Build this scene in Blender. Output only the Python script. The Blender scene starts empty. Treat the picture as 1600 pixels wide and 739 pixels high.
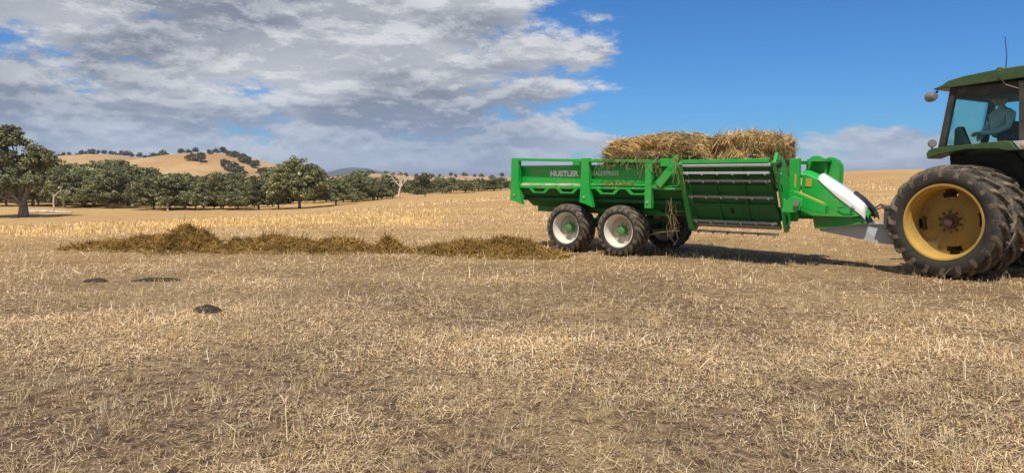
import bpy, math, random
import numpy as np
from mathutils import Vector, Matrix, Euler
R = math.radians
rng = np.random.default_rng(11)
random.seed(5)
scene = bpy.context.scene
COL = scene.collection

# ------------------------------------------------------------------ camera, sky, sun, exposure
cam = bpy.data.cameras.new('camera')
cam.sensor_width = 36.0
cam.lens = 24.75
cam.clip_start = 0.05
cam.clip_end = 60000
camo = bpy.data.objects.new('camera', cam)
COL.objects.link(camo)
camo.location = (0, 0, 1.6)
camo.rotation_euler = (R(90 - 4.91), 0, 0)
scene.camera = camo
scene.render.resolution_x, scene.render.resolution_y = 1024, 472
scene.view_settings.view_transform = 'Standard'
scene.view_settings.look = 'None'
scene.view_settings.exposure = -0.1
scene.view_settings.gamma = 1.0

SUN_EL, SUN_ROT = 62.0, 192.0        # degrees; rotation clockwise from +Y (straight ahead)
to_sun = Vector((math.sin(R(SUN_ROT)) * math.cos(R(SUN_EL)), math.cos(R(SUN_ROT)) * math.cos(R(SUN_EL)), math.sin(R(SUN_EL))))
sl = bpy.data.lights.new('sun', 'SUN')
sl.energy = 5.0
sl.angle = R(0.53)
sl.color = (1.0, 0.95, 0.87)
so = bpy.data.objects.new('sun', sl)
COL.objects.link(so)
so.location = (-20, -60, 90)
so.rotation_euler = (-to_sun).to_track_quat('-Z', 'Y').to_euler()

world = bpy.data.worlds.new('World')
scene.world = world
world.use_nodes = True


class NT:
    """small wrapper that makes node graphs short to write"""
    def __init__(s, tree):
        s.t = tree
        tree.nodes.clear()

    def n(s, kind, **kw):
        nd = s.t.nodes.new(kind)
        ins = kw.pop('ins', {})
        for k, v in kw.items():
            setattr(nd, k, v)
        for k, v in ins.items():
            s.set(nd.inputs[k], v)
        return nd

    def set(s, sock, v):
        if isinstance(v, bpy.types.NodeSocket):
            s.t.links.new(v, sock)
        else:
            sock.default_value = v

    def m(s, op, a, b=None, c=None, clamp=False):
        nd = s.t.nodes.new('ShaderNodeMath')
        nd.operation = op
        nd.use_clamp = clamp
        for i, v in enumerate((a, b, c)):
            if v is not None:
                s.set(nd.inputs[i], v)
        return nd.outputs[0]

    def noise(s, vec, scale, detail=4, rough=0.55, dist=0.0, w=None):
        nd = s.n('ShaderNodeTexNoise', ins={'Scale': scale, 'Detail': detail, 'Roughness': rough, 'Distortion': dist})
        if vec is not None:
            s.set(nd.inputs['Vector'], vec)
        return nd.outputs['Fac']

    def mapr(s, v, a, b, c=0.0, d=1.0, smooth=True):
        nd = s.n('ShaderNodeMapRange', interpolation_type='SMOOTHSTEP' if smooth else 'LINEAR')
        for i, x in enumerate((v, a, b, c, d)):
            s.set(nd.inputs[i], x)
        return nd.outputs[0]

    def mix(s, f, a, b, mode='MIX'):
        nd = s.n('ShaderNodeMix', data_type='RGBA', blend_type=mode)
        s.set(nd.inputs[0], f)
        for i, v in ((6, a), (7, b)):
            if isinstance(v, (tuple, list)) and len(v) == 3:
                v = (*v, 1)
            s.set(nd.inputs[i], v)
        return nd.outputs[2]

    def scale(s, vec, xyz, loc=(0, 0, 0)):
        nd = s.n('ShaderNodeMapping', ins={'Vector': vec, 'Scale': xyz, 'Location': loc})
        return nd.outputs[0]


def build_world():
    g = NT(world.node_tree)
    tc = g.n('ShaderNodeTexCoord').outputs['Generated']
    sx = g.n('ShaderNodeSeparateXYZ', ins={0: tc})
    x, y, z = sx.outputs
    sky = g.n('ShaderNodeTexSky', sky_type='NISHITA', sun_disc=False, sun_elevation=R(SUN_EL), sun_rotation=R(SUN_ROT),
              altitude=300, air_density=1.0, dust_density=0.3, ozone_density=2.2)
    blue = g.mix(1.0, sky.outputs[0], (0.315, 0.715, 1.19), 'MULTIPLY')
    az = g.n('ShaderNodeMath', operation='ARCTAN2', ins={0: x, 1: y}).outputs[0]   # 0 ahead, + right

    def field(dz):
        """cloud density on the sphere; dz lifts the sample so that lit tops can be told from bases"""
        P = g.scale(tc, (1.0, 1.0, 2.7), (4.1, 1.7, 0.6 + dz * 2.7))
        a = g.noise(P, 2.3, 3, 0.5, 0.2)
        b = g.noise(P, 7.5, 10, 0.64, 0.12)
        return g.m('ADD', g.m('MULTIPLY', a, 0.45), g.m('MULTIPLY', b, 0.55))
    d0 = field(0.0)
    d1 = field(0.011)
    # how much cloud: heavy to the left, thin to the right, a low bank all round the horizon
    azw = g.m('SUBTRACT', az, g.mapr(z, 0.20, 0.05, 0.0, 0.14))
    left = g.mapr(azw, 0.36, -0.36)
    bank = g.mapr(z, 0.085, 0.045)
    cov = g.m('MAXIMUM', left, g.m('MULTIPLY', bank, 0.92))
    thr = g.mapr(cov, 0.0, 1.0, 0.645, 0.372, smooth=False)
    over = g.m('SUBTRACT', d0, thr)
    mask = g.mapr(over, -0.01, 0.075)
    thick = g.mapr(over, 0.03, 0.20)
    relief = g.m('SUBTRACT', d0, d1)
    big = g.noise(g.scale(tc, (1.0, 1.0, 3.2), (7.7, 3.3, 2.9)), 3.0, 4, 0.55, 0.3)
    lit = g.m('ADD', g.mapr(relief, -0.035, 0.055, 0.0, 0.55), g.mapr(big, 0.38, 0.60, 0.0, 0.62))
    lit = g.m('ADD', lit, g.mapr(z, 0.075, 0.02, 0.0, 0.16))
    lit = g.m('SUBTRACT', lit, g.m('MULTIPLY', thick, 0.18), clamp=True)
    up = g.mapr(z, 0.02, 0.13)
    grey = g.mix(up, (2.7, 3.5, 5.1), (2.55, 2.85, 3.5))
    white = g.mix(up, (5.6, 6.4, 7.7), (7.6, 7.8, 8.1))
    cc = g.mix(lit, grey, white)
    colr = g.mix(g.m('MULTIPLY', mask, 0.97), blue, cc)
    bg = g.n('ShaderNodeBackground', ins={'Color': colr, 'Strength': 0.1})
    out = g.n('ShaderNodeOutputWorld')
    g.t.links.new(bg.outputs[0], out.inputs[0])


build_world()


# ------------------------------------------------------------------ helpers: materials
def material(name, fn):
    mt = bpy.data.materials.new(name)
    mt.use_nodes = True
    g = NT(mt.node_tree)
    b = g.n('ShaderNodeBsdfPrincipled')
    o = g.n('ShaderNodeOutputMaterial')
    g.t.links.new(b.outputs[0], o.inputs[0])
    fn(g, b, o)
    return mt


def bump(g, b, h, strength=0.3, dist=0.02):
    bn = g.n('ShaderNodeBump', ins={'Height': h, 'Strength': strength, 'Distance': dist})
    g.t.links.new(bn.outputs[0], b.inputs['Normal'])


def paint(name, col, rough=0.45, dust=0.25, dustcol=(0.33, 0.26, 0.16), scale=3.0, metal=0.0, coat=0.0):
    def fn(g, b, o):
        oc = g.n('ShaderNodeTexCoord').outputs['Object']
        n = g.noise(oc, scale, 6, 0.65)
        n2 = g.noise(oc, scale * 14, 4, 0.6)
        f = g.m('MULTIPLY', g.mapr(g.m('ADD', g.m('MULTIPLY', n, 0.7), g.m('MULTIPLY', n2, 0.3)), 0.42, 0.72), dust)
        g.set(b.inputs['Base Color'], g.mix(f, col, dustcol))
        g.set(b.inputs['Roughness'], g.mapr(f, 0, 0.6, rough, min(1, rough + 0.35)))
        b.inputs['Metallic'].default_value = metal
        b.inputs['Coat Weight'].default_value = coat
        bump(g, b, n2, 0.06, 0.01)
    return material(name, fn)


def attr_mat(name, rough=0.85, trans=0.0, spec=0.2):
    def fn(g, b, o):
        a = g.n('ShaderNodeAttribute', attribute_name='tint')
        g.set(b.inputs['Base Color'], a.outputs['Color'])
        b.inputs['Roughness'].default_value = rough
        b.inputs['Specular IOR Level'].default_value = spec
        if trans > 0:
            t = g.n('ShaderNodeBsdfTranslucent')
            g.set(t.inputs['Color'], a.outputs['Color'])
            mx = g.n('ShaderNodeMixShader', ins={0: trans})
            g.t.links.new(b.outputs[0], mx.inputs[1])
            g.t.links.new(t.outputs[0], mx.inputs[2])
            g.t.links.new(mx.outputs[0], o.inputs[0])
    return material(name, fn)


def f_ground(g, b, o):
    oc = g.n('ShaderNodeTexCoord').outputs['Object']
    big = g.noise(oc, 0.035, 5, 0.55)
    mid = g.noise(oc, 0.35, 6, 0.6)
    fine = g.noise(oc, 9.0, 6, 0.7)
    grit = g.noise(g.scale(oc, (1, 1, 1)), 60.0, 4, 0.7)
    far = g.n('ShaderNodeVectorMath', operation='LENGTH', ins={0: oc}).outputs['Value']
    fa = g.mapr(far, 5.0, 26.0)
    streak = g.noise(g.scale(oc, (0.25, 1.1, 1)), 1.3, 5, 0.65)
    soil = g.mix(g.mapr(fine, 0.35, 0.65), (0.095, 0.060, 0.038), (0.285, 0.192, 0.122))
    straw = g.mix(g.mapr(grit, 0.35, 0.65), (0.32, 0.215, 0.105), (0.52, 0.37, 0.195))
    cover = g.mapr(g.m('ADD', g.m('MULTIPLY', mid, 0.55), g.m('MULTIPLY', fine, 0.45)), 0.42, 0.66)
    near = g.mix(cover, soil, straw)
    dry = g.mix(g.mapr(g.m('ADD', g.m('MULTIPLY', streak, 0.6), g.m('MULTIPLY', mid, 0.4)), 0.36, 0.64), (0.40, 0.238, 0.088), (0.59, 0.395, 0.165))
    dry = g.mix(g.mapr(big, 0.42, 0.62, 0.0, 0.55), dry, (0.44, 0.245, 0.11))
    dry = g.mix(g.mapr(grit, 0.5, 0.75, 0, 0.35), dry, (0.26, 0.165, 0.08))
    g.set(b.inputs['Base Color'], g.mix(fa, near, dry))
    b.inputs['Roughness'].default_value = 0.95
    b.inputs['Specular IOR Level'].default_value = 0.1
    h = g.m('ADD', g.m('MULTIPLY', fine, 0.7), g.m('MULTIPLY', grit, 0.35))
    bump(g, b, h, 1.0, 0.07)


def f_hill(g, b, o):
    oc = g.n('ShaderNodeTexCoord').outputs['Object']
    n = g.noise(oc, 0.012, 6, 0.6)
    n2 = g.noise(oc, 0.12, 6, 0.65)
    c = g.mix(g.mapr(n, 0.35, 0.65), (0.40, 0.222, 0.080), (0.54, 0.335, 0.140))
    c = g.mix(g.mapr(n2, 0.5, 0.72, 0, 0.6), c, (0.27, 0.165, 0.08))
    g.set(b.inputs['Base Color'], c)
    b.inputs['Roughness'].default_value = 0.95
    bump(g, b, n2, 0.5, 2.0)


def f_forest(g, b, o):
    oc = g.n('ShaderNodeTexCoord').outputs['Object']
    n2 = g.noise(oc, 0.03, 8, 0.7)
    g.set(b.inputs['Base Color'], g.mix(g.mapr(n2, 0.4, 0.65), (0.028, 0.045, 0.03), (0.07, 0.085, 0.055)))
    b.inputs['Roughness'].default_value = 1.0
    bump(g, b, n2, 1.0, 10.0)


def f_bark(g, b, o):
    oc = g.n('ShaderNodeTexCoord').outputs['Object']
    n = g.noise(g.scale(oc, (3, 3, 0.5)), 1.5, 6, 0.65)
    g.set(b.inputs['Base Color'], g.mix(g.mapr(n, 0.35, 0.65), (0.10, 0.075, 0.055), (0.33, 0.27, 0.21)))
    b.inputs['Roughness'].default_value = 0.95
    bump(g, b, n, 0.6, 0.1)


def f_pale_bark(g, b, o):
    oc = g.n('ShaderNodeTexCoord').outputs['Object']
    n = g.noise(g.scale(oc, (2, 2, 0.6)), 1.2, 5, 0.6)
    g.set(b.inputs['Base Color'], g.mix(g.mapr(n, 0.4, 0.7), (0.62, 0.54, 0.44), (0.36, 0.28, 0.21)))
    b.inputs['Roughness'].default_value = 0.9


def f_rubber(g, b, o):
    oc = g.n('ShaderNodeTexCoord').outputs['Object']
    n = g.noise(oc, 5.0, 7, 0.7)
    n2 = g.noise(oc, 40.0, 4, 0.6)
    geo = g.n('ShaderNodeNewGeometry')
    a = g.n('ShaderNodeAttribute', attribute_name='tint')
    dusty = g.mapr(a.outputs['Fac'], 0.0, 1.0, 0.03, 0.62, smooth=False)
    f = g.m('MULTIPLY', g.mapr(g.m('ADD', g.m('MULTIPLY', n, 0.7), g.m('MULTIPLY', n2, 0.3)), 0.36, 0.62), dusty)
    g.set(b.inputs['Base Color'], g.mix(f, (0.018, 0.017, 0.016), (0.34, 0.255, 0.165)))
    b.inputs['Roughness'].default_value = 0.8
    bump(g, b, n2, 0.25, 0.01)


def f_hay(dark, light):
    def fn(g, b, o):
        oc = g.n('ShaderNodeTexCoord').outputs['Object']
        n = g.noise(g.scale(oc, (3, 14, 14)), 2.2, 7, 0.7, 0.6)
        n2 = g.noise(oc, 2.2, 4, 0.6)
        c = g.mix(g.mapr(n, 0.36, 0.62), dark, light)
        g.set(b.inputs['Base Color'], g.mix(g.mapr(n2, 0.45, 0.7, 0, 0.5), c, dark))
        b.inputs['Roughness'].default_value = 0.9
        bump(g, b, n, 0.9, 0.05)
    return fn


def f_glass(g, b, o):
    tr = g.n('ShaderNodeBsdfTransparent', ins={'Color': (0.78, 0.94, 0.94, 1)})
    gl = g.n('ShaderNodeBsdfGlossy', ins={'Color': (0.9, 0.95, 1, 1), 'Roughness': 0.03})
    fr = g.n('ShaderNodeFresnel', ins={'IOR': 1.45})
    mx = g.n('ShaderNodeMixShader', ins={0: g.m('MULTIPLY', fr.outputs[0], 0.45)})
    g.t.links.new(tr.outputs[0], mx.inputs[1])
    g.t.links.new(gl.outputs[0], mx.inputs[2])
    g.t.links.new(mx.outputs[0], o.inputs[0])


def f_ledge(g, b, o):
    oc = g.n('ShaderNodeTexCoord').outputs['Object']
    n = g.noise(oc, 26.0, 5, 0.7)
    n2 = g.noise(oc, 5.0, 4, 0.6)
    f = g.mapr(g.m('ADD', g.m('MULTIPLY', n, 0.55), g.m('MULTIPLY', n2, 0.45)), 0.40, 0.56)
    g.set(b.inputs['Base Color'], g.mix(f, (0.006, 0.30, 0.035), (0.44, 0.38, 0.26)))
    b.inputs['Roughness'].default_value = 0.8
    bump(g, b, n, 0.8, 0.02)


M = {}
M['ground'] = material('dry_paddock', f_ground)
M['hill'] = material('dry_hill_grass', f_hill)
M['forest'] = material('far_forest', f_forest)
M['bark'] = material('gum_bark', f_bark)
M['pale'] = material('bleached_wood', f_pale_bark)
M['leaf'] = attr_mat('gum_leaves', 0.75, 0.15, 0.25)
M['straw'] = attr_mat('dry_straw', 0.8, 0.18, 0.15)
M['hay'] = material('bale_hay', f_hay((0.17, 0.10, 0.04), (0.50, 0.34, 0.15)))
M['windrow'] = material('fed_out_hay', f_hay((0.07, 0.043, 0.017), (0.20, 0.125, 0.045)))
M['rubber'] = material('tyre_rubber', f_rubber)
M['glass'] = material('tinted_cab_glass', f_glass)
M['ledge'] = material('dusted_green_ledge', f_ledge)
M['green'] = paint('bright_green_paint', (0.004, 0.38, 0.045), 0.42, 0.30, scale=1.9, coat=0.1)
M['shaded_green'] = paint('shade_darkened_green_paint', (0.004, 0.115, 0.022), 0.6, 0.35, (0.05, 0.045, 0.03), 2.0)  # trailer green darkened: shade of elevator panel and underside put into the paint
M['green_dusty'] = paint('dusty_green_paint', (0.004, 0.26, 0.034), 0.5, 0.45, scale=2.0)
M['white'] = paint('white_paint', (0.80, 0.79, 0.75), 0.4, 0.16, scale=2.5)
M['rim_white'] = paint('cream_wheel_paint', (0.74, 0.68, 0.55), 0.5, 0.4, scale=4)
M['disc_shaded'] = paint('dusty_shaded_cream_disc', (0.50, 0.45, 0.36), 0.6, 0.6, (0.24, 0.19, 0.13), 5)  # dusty cream, darkened so the disc's shade inside the rim is in the colour
M['black'] = paint('black_plastic', (0.012, 0.012, 0.014), 0.45, 0.12)
M['steel'] = paint('worn_steel', (0.30, 0.29, 0.28), 0.45, 0.4, (0.20, 0.15, 0.11), 6, 0.6)
M['bright_steel'] = paint('polished_steel', (0.62, 0.63, 0.66), 0.35, 0.2, (0.3, 0.26, 0.2), 6, 0.6)
M['grey'] = paint('pale_grey_drawbar_paint', (0.40, 0.42, 0.44), 0.4, 0.22, scale=2)
M['jack'] = paint('dark_grey_jack_paint', (0.055, 0.06, 0.07), 0.5, 0.3)
M['tractor_green'] = paint('faded_tractor_green', (0.032, 0.078, 0.016), 0.45, 0.28, (0.22, 0.2, 0.11), 2)
M['tractor_dark'] = paint('dark_chassis', (0.010, 0.013, 0.008), 0.7, 0.3, (0.05, 0.042, 0.03), 2)
M['disc'] = paint('grimy_shaded_yellow_disc', (0.30, 0.195, 0.04), 0.75, 0.8, (0.13, 0.10, 0.055), 2.2)  # grime, with the deep dish's shade also darkened into the yellow
M['yellow'] = paint('weathered_yellow_wheel', (0.50, 0.30, 0.05), 0.65, 0.8, (0.22, 0.17, 0.09), 2.2)
M['hubbrown'] = paint('greasy_hub', (0.07, 0.035, 0.022), 0.7, 0.4, (0.2, 0.14, 0.08), 9)
M['interior'] = paint('cab_interior', (0.035, 0.032, 0.03), 0.85, 0.2)
M['lamp'] = paint('lamp_lens', (0.55, 0.42, 0.25), 0.25, 0.2)
M['sticker'] = paint('warning_sticker', (0.55, 0.36, 0.06), 0.5, 0.4, (0.3, 0.1, 0.03), 20)
M['shirt'] = paint('blue_grey_shirt', (0.46, 0.50, 0.56), 0.9, 0.1)
M['skin'] = paint('skin', (0.42, 0.25, 0.17), 0.6, 0.05)
M['cap'] = paint('dark_cap', (0.03, 0.035, 0.055), 0.9, 0.1)
M['jeans'] = paint('dark_trousers', (0.05, 0.06, 0.09), 0.9, 0.1)
M['dung'] = paint('dry_dung', (0.026, 0.019, 0.014), 0.95, 0.7, (0.12, 0.085, 0.05), 18)


# ------------------------------------------------------------------ helpers: meshes and objects
def mesh_np(name, V, F, tint=None):
    """V (n,3); F list of (m,k) int arrays"""
    me = bpy.data.meshes.new(name)
    V = np.asarray(V, np.float32)
    me.vertices.add(len(V))
    me.vertices.foreach_set('co', V.ravel())
    F = [np.asarray(f, np.int32) for f in (F if isinstance(F, list) else [F])]
    idx = np.concatenate([f.ravel() for f in F])
    tot = np.concatenate([np.full(len(f), f.shape[1], np.int32) for f in F])
    st = np.concatenate([[0], np.cumsum(tot)[:-1]]).astype(np.int32)
    me.loops.add(len(idx))
    me.loops.foreach_set('vertex_index', idx)
    me.polygons.add(len(tot))
    me.polygons.foreach_set('loop_start', st)
    me.polygons.foreach_set('loop_total', tot)
    if tint is not None:
        a = me.attributes.new('tint', 'FLOAT_COLOR', 'POINT')
        c = np.ones((len(V), 4), np.float32)
        c[:, :3] = tint
        a.data.foreach_set('color', c.ravel())
    me.update(calc_edges=True)
    return me


def link(name, me, mat, parent=None, loc=(0, 0, 0), rot=(0, 0, 0), smooth=False):
    o = bpy.data.objects.new(name, me)
    COL.objects.link(o)
    if mat is not None and me is not None and not me.materials:
        me.materials.append(mat)
    if smooth:
        me.polygons.foreach_set('use_smooth', np.ones(len(me.polygons), bool))
    o.location = loc
    o.rotation_euler = rot
    if parent:
        o.parent = parent
    return o


def tag(o, label=None, cat=None, group=None, kind=None):
    for k, v in (('label', label), ('category', cat), ('group', group), ('kind', kind)):
        if v:
            o[k] = v
    return o


def empty(name, loc, rz=0.0):
    o = bpy.data.objects.new(name, None)
    COL.objects.link(o)
    o.empty_display_size = 0.2
    o.location = loc
    o.rotation_euler = (0, 0, rz)
    return o


def copy_tree(o, parent=None):
    c = o.copy()
    COL.objects.link(c)
    c.parent = parent
    for ch in list(o.children):
        copy_tree(ch, c)
    return c


class MB:
    def __init__(s):
        s.v, s.f = [], []

    def add(s, vs, fs):
        n = len(s.v)
        s.v += [tuple(v) for v in vs]
        s.f += [tuple(i + n for i in f) for f in fs]
        return s

    def box(s, a, b):
        (x0, y0, z0), (x1, y1, z1) = a, b
        vs = [(x, y, z) for x in (x0, x1) for y in (y0, y1) for z in (z0, z1)]
        return s.add(vs, [(0, 1, 3, 2), (4, 6, 7, 5), (0, 4, 5, 1), (2, 3, 7, 6), (0, 2, 6, 4), (1, 5, 7, 3)])

    def bar(s, p0, p1, w, h, up=(0, 0, 1)):
        p0, p1 = Vector(p0), Vector(p1)
        d = (p1 - p0).normalized()
        r = d.cross(Vector(up)).normalized() * (w / 2)
        u = r.cross(d).normalized() * (h / 2)
        vs = [p + a * r + b * u for p in (p0, p1) for a in (-1, 1) for b in (-1, 1)]
        return s.add(vs, [(0, 1, 3, 2), (4, 6, 7, 5), (0, 4, 5, 1), (2, 3, 7, 6), (0, 2, 6, 4), (1, 5, 7, 3)])

    def prism(s, poly, y0, y1, y0b=None, y1b=None):
        """polygon in (x,z), extruded along y"""
        n = len(poly)
        vs = [(x, y0, z) for x, z in poly] + [(x, y1, z) for x, z in poly]
        return s.add(vs, [tuple(range(n)), tuple(range(2 * n - 1, n - 1, -1))] + [(i, i + n, (i + 1) % n + n, (i + 1) % n) for i in range(n)])

    def poly3(s, poly, off):
        n = len(poly)
        off = Vector(off)
        vs = [Vector(p) for p in poly] + [Vector(p) + off for p in poly]
        return s.add(vs, [tuple(range(n)), tuple(range(2 * n - 1, n - 1, -1))] + [(i, i + n, (i + 1) % n + n, (i + 1) % n) for i in range(n)])

    def tube(s, pts, rad, n=8, cap=True):
        pts = [Vector(p) for p in pts]
        rad = rad if isinstance(rad, (list, tuple)) else [rad] * len(pts)
        vs, fs = [], []
        ref = None
        for i, p in enumerate(pts):
            d = (pts[min(i + 1, len(pts) - 1)] - pts[max(i - 1, 0)]).normalized()
            if ref is None:
                ref = Vector((0, 0, 1)) if abs(d.z) < 0.9 else Vector((1, 0, 0))
            a = d.cross(ref).normalized()
            b = a.cross(d).normalized()
            ref = b
            for k in range(n):
                t = 2 * math.pi * k / n
                vs.append(p + rad[i] * (math.cos(t) * a + math.sin(t) * b))
        for i in range(len(pts) - 1):
            for k in range(n):
                k2 = (k + 1) % n
                fs.append((i * n + k, (i + 1) * n + k, (i + 1) * n + k2, i * n + k2))
        if cap:
            fs.append(tuple(range(n)))
            fs.append(tuple(range(len(pts) * n - 1, (len(pts) - 1) * n - 1, -1)))
        return s.add(vs, fs)

    def lathe(s, prof, n=32, axis='y', c=(0, 0, 0)):
        """prof: (axial, radius)"""
        vs, fs = [], []
        for a, r in prof:
            for k in range(n):
                t = 2 * math.pi * k / n
                if axis == 'y':
                    vs.append((c[0] + r * math.cos(t), c[1] + a, c[2] + r * math.sin(t)))
                else:
                    vs.append((c[0] + r * math.cos(t), c[1] + r * math.sin(t), c[2] + a))
        for i in range(len(prof) - 1):
            for k in range(n):
                k2 = (k + 1) % n
                fs.append((i * n + k, i * n + k2, (i + 1) * n + k2, (i + 1) * n + k))
        return s.add(vs, fs)

    def mesh(s, name):
        me = bpy.data.meshes.new(name)
        me.from_pydata(s.v, [], s.f)
        me.update()
        import bmesh
        bm = bmesh.new()
        bm.from_mesh(me)
        bmesh.ops.recalc_face_normals(bm, faces=bm.faces)
        bm.to_mesh(me)
        bm.free()
        return me

    def build(s, name, mat, parent=None, smooth=False, bevel=0.0, loc=(0, 0, 0), rot=(0, 0, 0)):
        o = link(name, s.mesh(name), mat, parent, loc, rot)
        if smooth:
            o.data.polygons.foreach_set('use_smooth', np.ones(len(o.data.polygons), bool))
            o.data.set_sharp_from_angle(angle=R(38))
        if bevel:
            md = o.modifiers.new('bevel', 'BEVEL')
            md.width = bevel
            md.segments = 2
            md.limit_method = 'ANGLE'
        return o


def vnoise(x, y, scale, seed=0, octaves=4):
    """smooth value noise in about 0..1 for numpy arrays"""
    out = np.zeros_like(x, dtype=float)
    amp, tot = 1.0, 0.0
    r = np.random.default_rng(seed)
    for o in range(octaves):
        g = r.random((256, 256))
        u, v = x / scale * 2 ** o + 37.3 * o, y / scale * 2 ** o + 11.7 * o
        i, j = np.floor(u).astype(int), np.floor(v).astype(int)
        a, b = u - i, v - j
        a, b = a * a * (3 - 2 * a), b * b * (3 - 2 * b)
        i0, i1, j0, j1 = i % 256, (i + 1) % 256, j % 256, (j + 1) % 256
        out += amp * ((g[i0, j0] * (1 - a) + g[i1, j0] * a) * (1 - b) + (g[i0, j1] * (1 - a) + g[i1, j1] * a) * b)
        tot += amp
        amp *= 0.5
    return out / tot


# ------------------------------------------------------------------ terrain
TAZ = np.array([-180, -50, -36, -26.6, -15.1, -5.7, 0, 11.3, 26.6, 36, 50, 180.0])
TD = np.array([0, 15, 22, 30, 45, 70, 100, 130, 180, 300, 600, 1500, 30000.0])
TZ = np.array([
    [0] * 12, [0] * 12,
    [0, 0, 0, 0, 0, 0, 0, 0, .03, .06, .10, 0],
    [0, -.1, -.1, -.1, -.06, -.03, 0, .04, .10, .14, .18, 0],
    [0, -1.2, -1.15, -1.1, -.85, -.35, -.2, .08, .30, .40, .50, 0],
    [-.5, -2.7, -2.6, -2.5, -2.0, -.8, -.5, .2, .95, 1.0, 1.1, -.5],
    [-1, -3.8, -3.7, -3.6, -3.2, -1.6, -.85, .5, 1.8, 1.9, 2.0, -1],
    [-1, -4.2, -4.1, -4.1, -3.7, -2.3, -1.5, .75, 2.7, 2.8, 2.9, -1],
    [-2, -4.6, -4.5, -4.5, -4.2, -3.2, -2.5, .2, 3.0, 3.2, 3.4, -2],
    [-4, -5, -5, -5, -5, -4.5, -4, -2, 1, 1.5, 2, -4],
    [-6] * 12, [-6] * 12, [-6] * 12])
_ga = np.linspace(-180, 180, 361)
_gd = np.linspace(0, math.sqrt(700), 160)
_t1 = np.array([np.interp(_gd ** 2, TD, TZ[:, k]) for k in range(12)]).T
_t2 = np.array([np.interp(_ga, TAZ, r) for r in _t1])
for _ in range(5):
    p = np.pad(_t2, ((2, 2), (0, 0)), mode='edge')
    _t2 = (p[:-4] + p[1:-3] + p[2:-2] + p[3:-1] + p[4:]) / 5
    p = np.pad(_t2, ((0, 0), (3, 3)), mode='wrap')
    _t2 = sum(p[:, k:k + 361] for k in range(7)) / 7


def zg(x, y):
    x, y = np.asarray(x, float), np.asarray(y, float)
    d = np.minimum(np.hypot(x, y), 699)
    a = np.degrees(np.arctan2(x, y)) + 180
    u = np.sqrt(d) / _gd[-1] * (len(_gd) - 1)
    i = np.clip(u.astype(int), 0, len(_gd) - 2)
    j = np.clip(a.astype(int), 0, 359)
    fu, fa = u - i, a - j
    z = (_t2[i, j] * (1 - fu) + _t2[i + 1, j] * fu) * (1 - fa) + (_t2[i, j + 1] * (1 - fu) + _t2[i + 1, j + 1] * fu) * fa
    return z + (vnoise(x, y, 3.0, 3, 3) - 0.5) * 0.09 * np.clip((60 - d) / 50, 0.0, 1) + (vnoise(x, y, 60.0, 4, 2) - 0.5) * 0.9 * np.clip((d - 40) / 80, 0, 1)


def build_ground():
    az = np.concatenate([np.linspace(-60, 60, 300), np.linspace(60, 300, 60)[1:-1]])
    rd = np.concatenate([[0.6], np.geomspace(1.0, 60, 170), np.geomspace(62, 700, 110), np.geomspace(800, 30000, 16)])
    A, D = np.meshgrid(np.radians(az), rd)
    X, Y = D * np.sin(A), D * np.cos(A)
    Z = zg(X, Y)
    V = np.stack([X.ravel(), Y.ravel(), Z.ravel()], 1)
    na, nr = len(az), len(rd)
    i, j = np.meshgrid(np.arange(nr - 1), np.arange(na), indexing='ij')
    j2 = (j + 1) % na
    F = np.stack([(i * na + j).ravel(), ((i + 1) * na + j).ravel(), ((i + 1) * na + j2).ravel(), (i * na + j2).ravel()], 1)
    V = np.vstack([V, [[0, 0, float(zg(0.0, 0.1))]]])
    c = len(V) - 1
    k = np.arange(na)
    F2 = np.stack([np.full(na, c), k, (k + 1) % na], 1)
    me = mesh_np('ground', V, [F[:, ::-1], F2[:, ::-1]])
    o = link('ground', me, M['ground'], smooth=True)
    tag(o, 'dry straw-coloured grazing paddock of short stubble and bare soil', 'ground', kind='structure')


build_ground()


def gauss_hill(name, mat, label, bumps, x0, x1, y0, y1, nx, ny, base=-8, rough=0.0, seed=1):
    X, Y = np.meshgrid(np.linspace(x0, x1, nx), np.linspace(y0, y1, ny))
    Z = hill_z(X, Y, bumps, base, rough, seed)
    V = np.stack([X.ravel(), Y.ravel(), Z.ravel()], 1)
    i, j = np.meshgrid(np.arange(ny - 1), np.arange(nx - 1), indexing='ij')
    F = np.stack([(i * nx + j).ravel(), (i * nx + j + 1).ravel(), ((i + 1) * nx + j + 1).ravel(), ((i + 1) * nx + j).ravel()], 1)
    o = link(name, mesh_np(name, V, F), mat, smooth=True)
    return tag(o, label, 'hill', kind='structure')


def hill_z(X, Y, bumps, base, rough, seed):
    Z = np.full(np.shape(X), base, float)
    for (cx, cy, sx, sy, h) in bumps:
        Z = Z + h * np.exp(-((X - cx) / sx) ** 2 - ((Y - cy) / sy) ** 2)
    if rough:
        Z = Z + (vnoise(X, Y, 90.0, seed, 4) - 0.5) * rough
    return Z


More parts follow.
